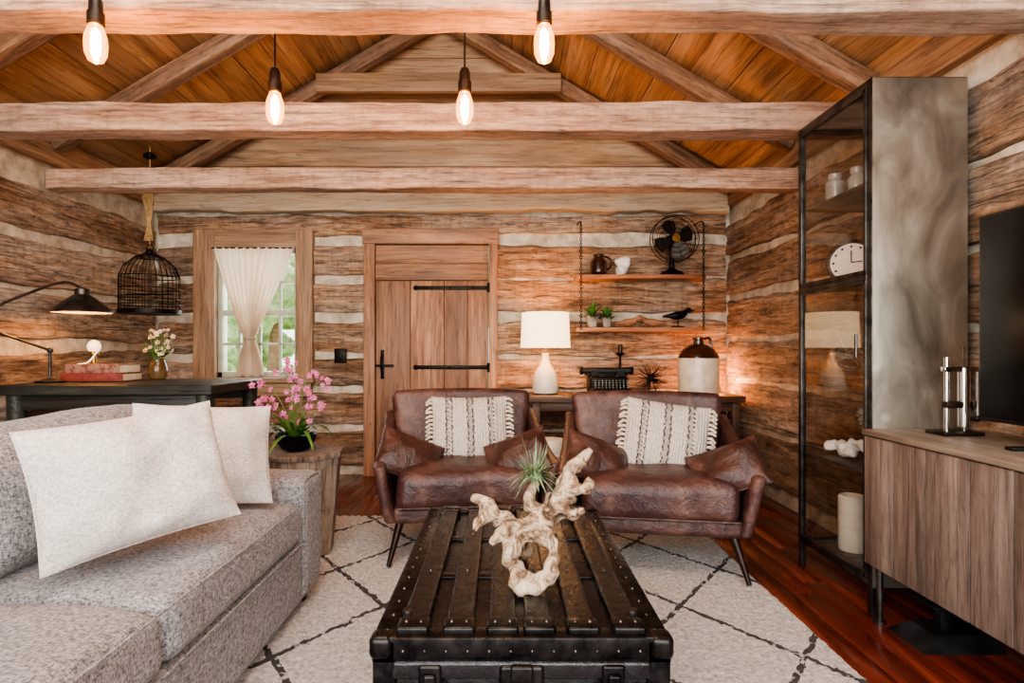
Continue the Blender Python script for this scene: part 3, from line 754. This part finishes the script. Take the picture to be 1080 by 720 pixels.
mb.lathe([(0.03,0),(0.045,0.005),(0.045,0.05),(0.03,0.06)],(ux,uy,DZ+0.001),18,0); mb.ball((ux,uy,DZ+0.09),0.034,1,14)
mb.obj('accent_uplight',[M_iron,emission('uplight_bulb','#ffa058',280)])
mb=MB(); tx,ty=0.84,4.55
mb.rbox((tx,ty+0.03,DZ+0.075),(0.30,0.22,0.14),0.02,2,1,0); mb.rbox((tx,ty-0.12,DZ+0.03),(0.30,0.16,0.055),0.015,2,1,0)
mb.cyl((tx-0.19,ty+0.06,DZ+0.185),(tx+0.19,ty+0.06,DZ+0.185),0.026,None,16,1)
for sx in (-1,1): mb.cyl((tx+sx*0.19,ty+0.06,DZ+0.185),(tx+sx*0.215,ty+0.06,DZ+0.185),0.032,None,16,0)
mb.box(tx-0.17,tx+0.17,ty+0.04,ty+0.12,DZ+0.145,DZ+0.165,0); mb.cyl((tx-0.19,ty+0.04,DZ+0.19),(tx-0.25,ty-0.01,DZ+0.22),0.004,None,6,2)
for r_ in range(4):
    for k in range(10):
        x_=tx-0.125+k*0.0275+r_*0.005; y_=ty-0.175+r_*0.03; z_=DZ+0.062+r_*0.017
        mb.cyl((x_,y_,z_-0.02),(x_,y_,z_),0.002,None,5,2); mb.cyl((x_,y_,z_),(x_,y_,z_+0.004),0.010,None,10,2)
for k in range(18):
    a_=pi*(0.1+0.8*k/17); mb.cyl((tx,ty+0.0,DZ+0.12),(tx+0.10*math.cos(a_),ty-0.03-0.03*math.sin(a_),DZ+0.15),0.002,None,5,2)
for sx in (-1,1): mb.cyl((tx+sx*0.10,ty+0.03,DZ+0.15),(tx+sx*0.10,ty-0.03,DZ+0.155),0.035,None,16,0)
mb.obj('vintage_typewriter',[M_iron,simple('rubber','#0e0e0e','#1c1c1c',0.6),simple('key_steel','#5f5a52','#8f897f',0.35,0.8,30)])
mb=MB(); cx_,cy_=0.985,4.76
mb.lathe([(0.045,0),(0.05,0.008),(0.012,0.02),(0.010,0.30),(0.02,0.305),(0.04,0.32),(0.042,0.33)],(cx_,cy_,DZ+0.001),16,0); mb.cyl((cx_,cy_,DZ+0.33),(cx_,cy_,DZ+0.40),0.02,None,14,1)
mb.obj('iron_candlestick',[M_iron,M_dark])
mb=MB(); c=Vector((1.20,4.60,DZ+0.125))
for i in range(90):
    d=Vector((random.gauss(0,1),random.gauss(0,1),random.gauss(0,1))).normalized(); e=c+d*random.uniform(0.11,0.16)
    if e.z<DZ+0.004: e.z=DZ+0.004
    mb.cyl(c,e,0.003,0.0015,5,0)
mb.ball(c,0.03,0,10); mb.obj('spiky_metal_orb',[M_iron])
mb=MB(); mb.lathe([(0.08,0),(0.10,0.02),(0.108,0.15),(0.108,0.36),(0.10,0.50),(0.09,0.52),(0.02,0.522)],(0.285,3.46,0.019),28,0)
for z_ in (0.10,0.45): mb.ring((0.285,3.46,z_),0.107,0.006,0,'Z',30,6)
mb.obj('ceramic_drum_stool',[M_cream])
# ---------------------------------------------------------------- hanging shelves
M_shelf=wood('shelf_wood','#6a3c20','#a8683a','#cc8c56','X',0.5,1,0.3,None,0,0.3,0.35)
for zz in (1.70,1.265):
    mb=MB(); mb.rbox((1.14,4.77,zz-0.018),(1.06,0.22,0.036),0.006,1,12,0,None,lambda p,h:(p.x,p.y+(0.008*noise.noise(Vector((p.x*5,zz,0))) if p.y<0 else 0),p.z+0.003*noise.noise(Vector((p.x*4,p.y*4,zz)))))
    mb.obj('hanging_shelf',[M_shelf])
for xx in (0.640,1.640):
    mb=MB()
    z_=2.10; k=0
    while z_>1.24:
        pts=[]
        for i in range(10):
            a_=2*pi*i/10; u=0.009*math.cos(a_); w=0.016*math.sin(a_); pts.append((xx+(u if k%2 else 0),4.638+(0 if k%2 else u),z_+w))
        mb.tube(pts,0.003,5,0,True); z_-=0.024; k+=1
    mb.tube(spl([(xx,4.638,2.10),(xx,4.70,2.14),(xx,4.88,2.15)]),0.006,6,0)
    mb.obj('shelf_chain',[M_iron])
ZA,ZB=1.704,1.269
def fan():
    mb=MB(); fx,fy=1.41,4.74; zc=ZA+0.285; yf=fy-0.06
    mb.lathe([(0.095,0),(0.10,0.008),(0.085,0.025),(0.04,0.04),(0.022,0.06),(0.018,0.18),(0.02,0.2)],(fx,fy,ZA),24,0)
    mb.cyl((fx,fy+0.055,zc),(fx,fy-0.03,zc),0.055,0.05,20,0); mb.ball((fx,fy+0.055,zc),0.05,0,14); mb.cyl((fx,fy,ZA+0.18),(fx,fy,zc-0.03),0.016,None,10,0)
    for r_ in (0.19,0.155,0.115,0.075): 
        for dy in (-0.05,0.03): mb.ring((fx,yf+dy*(1 if r_>0.18 else 1.1),zc),r_,0.0022 if r_<0.18 else 0.0035,0,'Y',36,6)
    for k in range(10):
        a_=2*pi*k/10; c_,s_=math.cos(a_),math.sin(a_)
        mb.tube(spl([(fx+0.03*c_,yf-0.062,zc+0.03*s_),(fx+0.12*c_,yf-0.06,zc+0.12*s_),(fx+0.19*c_,yf-0.02,zc+0.19*s_),(fx+0.12*c_,yf+0.04,zc+0.12*s_),(fx+0.05*c_,yf+0.045,zc+0.05*s_)],4),0.0018,5,0)
    mb.cyl((fx,yf-0.066,zc),(fx,yf-0.058,zc),0.032,None,16,1)
    for k in range(4):
        a_=2*pi*k/4+0.4; vs=[]
        for (r_,da,tw) in ((0.03,-0.35,0.012),(0.10,-0.62,0.02),(0.155,-0.42,0.022),(0.168,0.0,0.0),(0.155,0.42,-0.022),(0.10,0.55,-0.02),(0.03,0.35,-0.012)):
            vs.append((fx+r_*math.cos(a_+da),yf+tw-0.005,zc+r_*math.sin(a_+da)))
        mb.add(vs,[list(range(7))],2)
    mb.obj('antique_desk_fan',[M_iron,M_brass,simple('fan_blade','#1e1a17','#332b25',0.45,0.6,12)])
fan()
mb=MB(); mb.lathe([(0.05,0),(0.068,0.02),(0.07,0.10),(0.05,0.135),(0.04,0.145),(0.045,0.165),(0.04,0.17),(0.01,0.172)],(0.80,4.74,ZA),20,0)
mb.tube(spl([(0.845,4.74,ZA+0.155),(0.90,4.74,ZA+0.13),(0.90,4.74,ZA+0.07),(0.865,4.74,ZA+0.04)]),0.009,8,0); mb.obj('glazed_pitcher',[M_brown])
mb=MB()
for (c_,r_) in (((0.99,4.74,0.04),0.045),((1.02,4.74,0.09),0.035),((0.97,4.74,0.105),0.03),((1.03,4.73,0.13),0.025),((0.99,4.73,0.12),0.028)): mb.ball((c_[0],c_[1],c_[2]+ZA),r_,0,12,1,None,0.5,30)
mb.obj('white_coral',[M_white])
for (px_,s_) in ((0.745,1.0),(0.865,0.85)):
    mb=MB(); mb.lathe([(0.035*s_,0),(0.05*s_,0.075*s_),(0.054*s_,0.078*s_),(0.054*s_,0.09*s_),(0.046*s_,0.09*s_),(0.01,0.08*s_)],(px_,4.72,ZB),16,0)
    for i in range(80):
        th=random.uniform(0,2*pi); el=random.uniform(0.2,1.5); 
        mb.leaf((px_,4.72,ZB+0.08*s_),(math.cos(th)*math.cos(el),math.sin(th)*math.cos(el),math.sin(el)),random.uniform(0.08,0.21)*s_,0.022*s_,0.3,4,1)
    mb.obj('potted_succulent',[M_pot,M_green],ang=60)
def bird(loc,s,rz,mat,name,legs=0.0):
    mb=MB(); 
    mb.tube(spl([(-0.13,0,0.035),(-0.08,0,0.04),(-0.02,0,0.042),(0.04,0,0.052),(0.075,0,0.08),(0.10,0,0.088)]),[0.006,0.016,0.034,0.032,0.018,0.021],12,0)
    mb.tube([(0.10,0,0.088),(0.145,0,0.084)],[0.014,0.003],8,0); mb.ball((0.098,0,0.09),0.021,0,12)
    if legs:
        for d in (-0.012,0.012): mb.cyl((0.0,d,0.03),(0.0,d,-legs),0.003,None,6,0)
    mb.rbox((0,0,-legs-0.003),(0.10,0.05,0.008),0.002,1,1,0) if legs else None
    o=mb.obj(name,[mat],(loc[0],loc[1],loc[2]),(0,0,rz)); o.scale=(s,s,s)
M_bw=wood('bird_wood','#6a4028','#a87048','#c89468','X',0.5,3)
bird((1.05,4.73,ZB-0.004),0.95,0.15,M_bw,'carved_wooden_bird'); bird((1.24,4.73,ZB-0.004),0.95,pi-0.3,M_bw,'carved_wooden_bird')
bird((1.46,4.74,ZB+0.052),1.0,0.1,M_iron,'iron_bird_figurine',0.045)
# ---------------------------------------------------------------- left console table + items
M_tbl=wood('weathered_black_table','#0e0d0c','#23201c','#40382f','X',0.45,1.2,0.5,'#34493f',0.5,0.2,0.4)
TZ=0.878; mb=MB()
mb.rbox((-2.305,3.64,TZ-0.03),(1.25,0.72,0.06),0.01,1,14,0,None,lambda p,h:(p.x,p.y+0.008*noise.noise(p*5),p.z+0.003*noise.noise(p*9)))
mb.box(-2.88,-1.73,3.33,3.36,TZ-0.15,TZ-0.06,0); mb.box(-2.88,-1.73,3.94,3.97,TZ-0.13,TZ-0.06,0)
for x_ in (-2.86,-1.75):
    for y_ in (3.35,3.94): mb.cyl((x_,y_,TZ-0.06),(x_,y_,0),0.05,0.032,10,0)
mb.obj('console_table',[M_tbl])
M_gun=simple('gunmetal','#2c2a28','#5a5651',0.35,0.85,12,0.1)
mb=MB(); bx,by=-2.80,3.52
mb.lathe([(0.075,0),(0.078,0.008),(0.03,0.022),(0.014,0.03)],(bx,by,TZ+0.003),24,0); mb.cyl((bx,by,TZ+0.02),(bx,by,TZ+0.20),0.009,None,10,0)
mb.ball((bx,by,TZ+0.20),0.018,0,10)
e1=(-2.89,3.20,TZ+0.32)
mb.cyl((bx,by,TZ+0.20),e1,0.008,None,8,0); mb.ball(e1,0.018,0,10)
e0=(-2.89,3.20,TZ+0.43); mb.cyl(e1,e0,0.009,None,8,0)
sM=T(-2.66,3.60,1.315)
mb.tube(spl([e0,(-2.82,3.34,1.40),(-2.72,3.52,1.50),(-2.66,3.60,1.47)]),0.008,8,0)
mb.lathe([(0.163,0.0),(0.165,0.008),(0.135,0.04),(0.07,0.095),(0.042,0.115),(0.038,0.15),(0.014,0.16)],(0,0,0),28,0,sM,False)
mb.lathe([(0.161,0.002),(0.133,0.038),(0.068,0.092),(0.02,0.105)],(0,0,0),28,1,sM,False)
mb.ball((0,0,0.055),0.03,2,12,1.0,sM)
mb.obj('industrial_desk_lamp',[M_gun,M_white,emission('desk_bulb','#ffb46a',150)])
mb=MB(); gx_,gy_=-2.80,3.90
mb.lathe([(0.045,0),(0.048,0.01),(0.03,0.03),(0.018,0.05),(0.016,0.16),(0.03,0.17),(0.03,0.2)],(gx_,gy_,TZ+0.003),16,0); mb.ball((gx_,gy_,TZ+0.225),0.042,1,14,1.1)
mb.tube(spl([(gx_+0.03,gy_,TZ+0.2),(gx_+0.03,gy_-0.1,TZ+0.12),(gx_-0.01,gy_-0.16,TZ+0.10),(gx_-0.04,gy_-0.17,TZ+0.03),(gx_-0.02,gy_-0.2,TZ+0.008)]),0.005,6,1)
mb.obj('globe_accent_lamp',[M_brass,simple('opal_glass','#f0e6d4','#fff6e8',0.3,0,5,0,'#ffe2b8',0.6)])
mb=MB()
def book(mb,c,w,d,h,rz,mc):
    M=T(*c)@R(rz,'Z')
    mb.rbox((0,0,0.002),(w,d,0.004),0.001,1,1,mc,M); mb.rbox((0,0,h-0.002),(w,d,0.004),0.001,1,1,mc,M)
    mb.rbox((0,-d/2+0.003,h/2),(w,0.006,h),0.002,1,1,mc,M); mb.rbox((0,0.004,h/2),(w-0.01,d-0.014,h-0.008),0.001,1,1,2,M)
book(mb,(-2.60,3.70,TZ+0.004),0.38,0.22,0.05,3,0); book(mb,(-2.60,3.71,TZ+0.055),0.36,0.20,0.055,-4,1)
mb.obj('book_stack',[simple('book_red','#6e2c24','#8a3c30',0.7,0,30),simple('book_grey','#6c3c30','#94705e',0.7,0,30,lo=0.45,hi=0.5),simple('book_pages','#cbbf9f','#e4dabd',0.9,0,80)])
mb=MB(); vx,vy=-2.35,3.88
mb.lathe([(0.045,0),(0.055,0.01),(0.058,0.07),(0.048,0.11),(0.038,0.13),(0.042,0.14)],(vx,vy,TZ+0.003),20,0,None,True)
for i in range(60):
    th=random.uniform(0,2*pi); rr=random.uniform(0,0.12); e=(vx+rr*math.cos(th),vy+rr*0.6*math.sin(th),TZ+random.uniform(0.16,0.34))
    mb.tube(spl([(vx,vy,TZ+0.1),(vx+rr*0.4*math.cos(th),vy,TZ+0.17),e],4),0.002,5,1)
    if i%2: flower(mb,e,(random.uniform(-.5,.5),-1,random.uniform(0,.8)),random.uniform(0.012,0.022),2,3)
    else: mb.leaf((vx+rr*0.4*math.cos(th),vy,TZ+0.15),(math.cos(th),-0.4,0.8),0.11,0.018,0.4,4,1)
mb.obj('flower_vase',[simple('vase_amber','#4e3c24','#74603c',0.2,0,8),M_green,simple('dried_petals','#b88470','#dccab4',0.7,0,20),M_brass],ang=60)
# bird cage
mb=MB(); gx,gy,g0,g1=-2.665,4.30,1.37,1.70; Rg=0.20
mb.lathe([(Rg+0.01,-0.02),(Rg+0.012,0.0),(Rg+0.01,0.012),(0.01,0.013)],(gx,gy,g0),32,0)
for k in range(30):
    a_=2*pi*k/30; c_,s_=math.cos(a_),math.sin(a_)
    mb.tube([(gx+Rg*c_,gy+Rg*s_,g0),(gx+Rg*c_,gy+Rg*s_,g1-0.07),(gx+Rg*0.85*c_,gy+Rg*0.85*s_,g1+0.01),(gx+Rg*0.5*c_,gy+Rg*0.5*s_,g1+0.075),(gx+0.03*c_,gy+0.03*s_,g1+0.11)],0.0024,5,0)
for z_ in (g0+0.05,g0+0.09,g0+0.17,g1-0.07): mb.ring((gx,gy,z_),Rg,0.004,0,'Z',36,6)
mb.ring((gx,gy,g1+0.075),Rg*0.5,0.004,0,'Z',24,6); mb.ring((gx,gy,g1+0.15),0.025,0.004,0,'Y',16,6); mb.ball((gx,gy,g1+0.115),0.03,0,12)
mb.cyl((gx-0.18,gy,g0+0.13),(gx+0.18,gy,g0+0.13),0.006,None,6,0)
mb.cyl((gx,gy,g1+0.17),(gx,gy,2.62),0.004,None,6,1); mb.lathe([(0.02,0),(0.045,0.01),(0.045,0.03),(0.02,0.05)],(gx,gy,2.52),14,0)
for i in range(50):
    a_=random.uniform(0,2*pi); r_=random.uniform(0,1)
    mb.tube([(gx+0.012*math.cos(a_),gy-0.012,2.02),(gx+0.03*r_*math.cos(a_),gy-0.02+0.03*r_*math.sin(a_),2.14),(gx+0.055*r_*math.cos(a_),gy-0.02+0.055*r_*math.sin(a_),2.26+random.uniform(-.05,.03))],[0.0015,0.002,0.004],5,1)
    mb.tube([(gx+0.012*math.cos(a_),gy-0.012,2.02),(gx+0.045*r_*math.cos(a_),gy-0.02+0.03*r_*math.sin(a_),1.90)],[0.0015,0.0015],5,1)
mb.obj('hanging_birdcage',[M_iron,simple('dried_wheat','#9c7e50','#d0b27c',0.9,0,40)])
# ---------------------------------------------------------------- metal display cabinet
def steelpanel():
    m,nt,b=newmat('galvanised_panel')
    tc=nd(nt,'ShaderNodeTexCoord').outputs['Object']
    n=nz(nt,mapped(nt,tc,(2,2,0.9)),3.2,5,0.6,0.8); col=ramp(nt,n,[(0.3,C('#766e62')),(0.55,C('#9c9486')),(0.75,C('#bcb4a6'))])
    vo=nd(nt,'ShaderNodeTexVoronoi',None,{'Vector':tc,'Scale':6.0}).outputs[0]
    sp=ramp(nt,vo,[(0.04,gray(0.45)),(0.16,gray(0))]); col=mixc(nt,sp,col,C('#d4cec2'))
    nt.links.new(col,b.inputs['Base Color']); b.inputs['Metallic'].default_value=0.78
    nt.links.new(mth(nt,'ADD',mth(nt,'MULTIPLY',n,0.4),0.2),b.inputs['Roughness'])
    return m
M_panel=steelpanel()
mb=MB(); cx0,cx1,cy0,cy1,cz0,cz1=1.495,1.885,2.305,2.875,0.12,2.185; t=0.026
for x_ in (cx0,cx1-t):
    for y_ in (cy0,cy1-t): mb.box(x_,x_+t,y_,y_+t,0.0,cz1,0,0.002)
for z_ in (cz0,cz1-t,):
    for x_ in (cx0,cx1-t): mb.box(x_,x_+t,cy0+t,cy1-t,z_,z_+t,0,0.002)
    for y_ in (cy0,cy1-t): mb.box(cx0+t,cx1-t,y_,y_+t,z_,z_+t,0,0.002)
mb.box(cx0-0.006,cx0+0.014,cy0+t,cy1-t,1.37,1.395,0,0.002)
for (a_,b_) in ((cz0+0.03,1.37),(1.395,cz1-0.03)):
    for y_ in (cy0+t,cy1-t-0.016): mb.box(cx0-0.008,cx0+0.008,y_,y_+0.016,a_,b_,0,0.002)
    for z_ in (a_,b_-0.016): mb.box(cx0-0.008,cx0+0.008,cy0+t,cy1-t,z_,z_+0.016,0,0.002)
    mb.quad((cx0+.002,cy0+t,a_),(cx0+.002,cy1-t,a_),(cx0+.002,cy1-t,b_),(cx0+.002,cy0+t,b_),2)
mb.quad((cx0+t,cy1-.01,cz0+t),(cx1-t,cy1-.01,cz0+t),(cx1-t,cy1-.01,cz1-t),(cx0+t,cy1-.01,cz1-t),2)
mb.box(cx0+0.003,cx1-0.003,cy0-0.004,cy0,cz0,cz1,1,0.001)
mb.box(cx1-0.006,cx1-0.002,cy0+t,cy1-t,cz0,cz1,3,0.0005)
mb.box(cx0+0.002,cx1-0.002,cy0,cy1,cz1-0.004,cz1+0.004,0,0.001); mb.box(cx0+0.02,cx1-0.02,cy0+0.02,cy1-0.02,cz0,cz0+0.012,3,0.001)
for z_ in (0.57,0.97,1.38,1.78): mb.box(cx0+0.02,cx1-0.008,cy0+0.006,cy1-0.014,z_-0.008,z_+0.004,3,0.001)
mb.cyl((cx0-0.02,cy0+0.07,1.05),(cx0-0.02,cy0+0.07,1.15),0.006,None,8,0)
M_cabin=simple('cabinet_inner','#4a443c','#70695e',0.45,0.5,6)
mb.obj('metal_display_cabinet',[M_gun,M_panel,M_cab_glass,M_cabin])
mb=MB(); cM=T(1.685,2.74,1.386)@R(-40,'Z')
mb.tube([(0,-0.025,0.115),(0,0.03,0.115)],[0.105,0.105],32,0,M=cM); mb.cyl((0,-0.028,0.115),(0,-0.026,0.115),0.09,None,32,1,cM); mb.ring((0,-0.027,0.115),0.1,0.010,0,'Y',32,8,cM)
mb.box(-0.003,0.003,-0.034,-0.031,0.115,0.17,0,0.001,M=cM); mb.box(0,0.045,-0.034,-0.031,0.112,0.118,0,0.001,M=cM)
for k in range(12):
    a_=2*pi*k/12; mb.ball((0.075*math.cos(a_),-0.029,0.115+0.075*math.sin(a_)),0.006,0,6,1,cM)
for sx in (-1,1): mb.cyl((sx*0.05,0,0.03),(sx*0.07,0,0.003),0.008,None,8,0,cM)
mb.obj('mantel_clock',[M_gun,M_white])
M_jar=simple('frosted_jar','#8c8e88','#b4b4ac',0.1,0,5,coat=1.0)
for (x_,y_,h) in ((1.60,2.74,0.14),(1.72,2.76,0.18)):
    mb=MB(); mb.lathe([(0.035,0),(0.04,0.005),(0.042,h*0.7),(0.026,h*0.82),(0.03,h*0.86),(0.03,h),(0.01,h+0.01)],(x_,y_,1.786),18,0)
    mb.obj('glass_jar',[M_jar])
mb=MB()
for i in range(9): mb.ball((1.60+random.uniform(-.04,.09),2.70+random.uniform(-.1,.1),0.61+random.uniform(-0.0,.03)),random.uniform(.022,.032),0,12,1,None,0.7,30)
mb.obj('coral_cluster',[M_white])
mb=MB(); mb.lathe([(0.055,0),(0.06,0.01),(0.06,0.25),(0.05,0.26),(0.048,0.2),(0.01,0.19)],(1.66,2.70,0.134),24,0); mb.obj('white_vase',[M_cream])
mb=MB(); 
for k in range(7):
    M=T(1.67,2.72,1.065)@R(k*51,'Z')@R(k*37+20,'X'); mb.ring((0,0,0),0.085,0.005,0,'Z',28,6,M)
mb.obj('rattan_sphere',[M_stump])
# ---------------------------------------------------------------- media console + TV
M_cons=wood('console_planks','#3c302a','#6a584e','#8c7a6e','Z',0.55,1.1,0.35,'#766a62',0.5,0.5,0.45,0,0.35,0.9)
M_consY=wood('console_top','#54483e','#80705f','#a09080','Y',0.5,1.1,0.3,'#8c8276',0.5,0.2,0.4,0,0,0.9)
mb=MB(); kx0,kx1,ky0,ky1,kz0,kz1=1.455,1.885,0.75,2.29,0.235,0.765
mb.box(kx0+0.022,kx1,ky0,ky1,kz0,kz1-0.02,2,0.004); mb.box(kx0-0.008,kx1,ky0-0.006,ky1+0.004,kz1-0.022,kz1,1,0.004)
y_=ky1
for w in (0.17,0.16,0.19,0.15,0.18,0.17,0.2,0.15,0.18):
    if y_-w<ky0: break
    mb.box(kx0,kx0+0.024,y_-w+0.0025,y_-0.0015,kz0-0.004,kz1-0.026,0,0.003); y_-=w
for yy in (ky0+0.05,ky1-0.035):
    for xx in (kx0+0.04,kx1-0.05):
        mb.cyl((xx,yy,kz0),(xx,yy,0.012),0.013,0.011,10,3); mb.cyl((xx,yy,0.0),(xx,yy,0.012),0.022,None,12,3)
mb.obj('media_console',[M_cons,M_consY,M_cons,M_gun])
mb=MB(); mb.box(1.69,1.735,0.90,2.02,0.835,1.555,0,0.006); mb.box(1.687,1.691,0.912,2.008,0.85,1.543,1,0.001)
for yy in (1.12,1.80):
    mb.box(1.60,1.83,yy-0.015,yy+0.015,kz1,kz1+0.012,0,0.003); mb.box(1.70,1.73,yy-0.02,yy+0.02,kz1+0.01,0.86,0,0.003)
mb.obj('television',[simple('tv_plastic','#0c0c0d','#18181a',0.4,spec=0.3),simple('tv_screen','#040404','#060607',0.22,0,3,spec=0.15)])
M_chrome=simple('chrome','#b8b4ac','#d8d5cf',0.15,1.0,5)
mb=MB(); qx,qy=1.70,2.14
mb.box(qx-0.075,qx+0.075,qy-0.05,qy+0.05,kz1,kz1+0.014,1,0.004)
mb.cyl((qx-0.03,qy,kz1),(qx-0.03,qy,kz1+0.29),0.009,None,12,0); mb.cyl((qx+0.035,qy,kz1+0.03),(qx+0.035,qy,kz1+0.25),0.02,None,16,0)
mb.cyl((qx+0.035,qy,kz1),(qx+0.035,qy,kz1+0.33),0.005,None,8,0); mb.box(qx-0.045,qx+0.085,qy-0.012,qy+0.012,kz1+0.235,kz1+0.255,0,0.004)
mb.box(qx-0.04,qx+0.06,qy-0.015,qy+0.015,kz1+0.10,kz1+0.125,1,0.004); mb.cyl((qx+0.085,qy,kz1+0.245),(qx+0.085,qy,kz1+0.06),0.006,None,8,0); mb.ball((qx+0.085,qy,kz1+0.06),0.013,1,10)
mb.obj('lever_corkscrew_stand',[M_chrome,M_dark])
mb=MB(); vs=[(1.50,2.02,0.0),(1.80,2.02,0.0),(1.80,2.22,0.0),(1.50,2.22,0.0),(1.56,2.06,0.05),(1.76,2.06,0.05),(1.76,2.18,0.05),(1.56,2.18,0.05)]
mb.add(vs,[[3,2,1,0],[4,5,6,7],[0,1,5,4],[1,2,6,5],[2,3,7,6],[3,0,4,7]],0); mb.box(1.62,1.66,2.10,2.14,0.045,0.14,0); mb.box(1.57,1.72,2.06,2.18,0.135,0.15,0)
mb.obj('subwoofer_stand',[simple('stand_metal','#1c1d1f','#34363a',0.4,0.6,12)])
# ---------------------------------------------------------------- lights / world / camera
def area(name,loc,rot,sx,sy,e,col):
    l=bpy.data.lights.new(name,'AREA'); l.shape='RECTANGLE'; l.size=sx; l.size_y=sy; l.energy=e; l.color=col
    o=bpy.data.objects.new(name,l); S.collection.objects.link(o); o.location=loc; o.rotation_euler=rot; return o
area('front_fill',(-0.5,-1.3,1.75),(math.radians(88),0,0),4.4,1.9,145,(1,0.97,0.93))  # added soft fill behind the camera at the open room end, no window there
area('overhead_fill',(-0.55,0.9,3.45),(math.radians(38),0,0),1.6,1.0,50,(1,0.97,0.93))  # added fill under the ridge to brighten the back, no roof opening
area('daylight_window',(-2.11,5.5,1.5),(math.radians(-90),0,0),0.9,1.2,25,(0.95,0.98,1))
w=bpy.data.worlds.new('World'); S.world=w; w.use_nodes=True; nt=w.node_tree
bg=nt.nodes['Background']; bg.inputs[0].default_value=(0.96,0.97,1.0,1); bg.inputs[1].default_value=2.0
cam=bpy.data.cameras.new('Camera'); co=bpy.data.objects.new('Camera',cam); S.collection.objects.link(co)
co.location=(0,0,1.086); co.rotation_euler=(math.radians(90),0,0)
cam.lens=20; cam.sensor_width=36; cam.shift_x=0.00926; cam.shift_y=0.0074; cam.clip_start=0.02
S.camera=co
S.view_settings.view_transform='AgX'
try: S.view_settings.look='AgX - Medium High Contrast'
except Exception: pass
S.view_settings.exposure=0.62
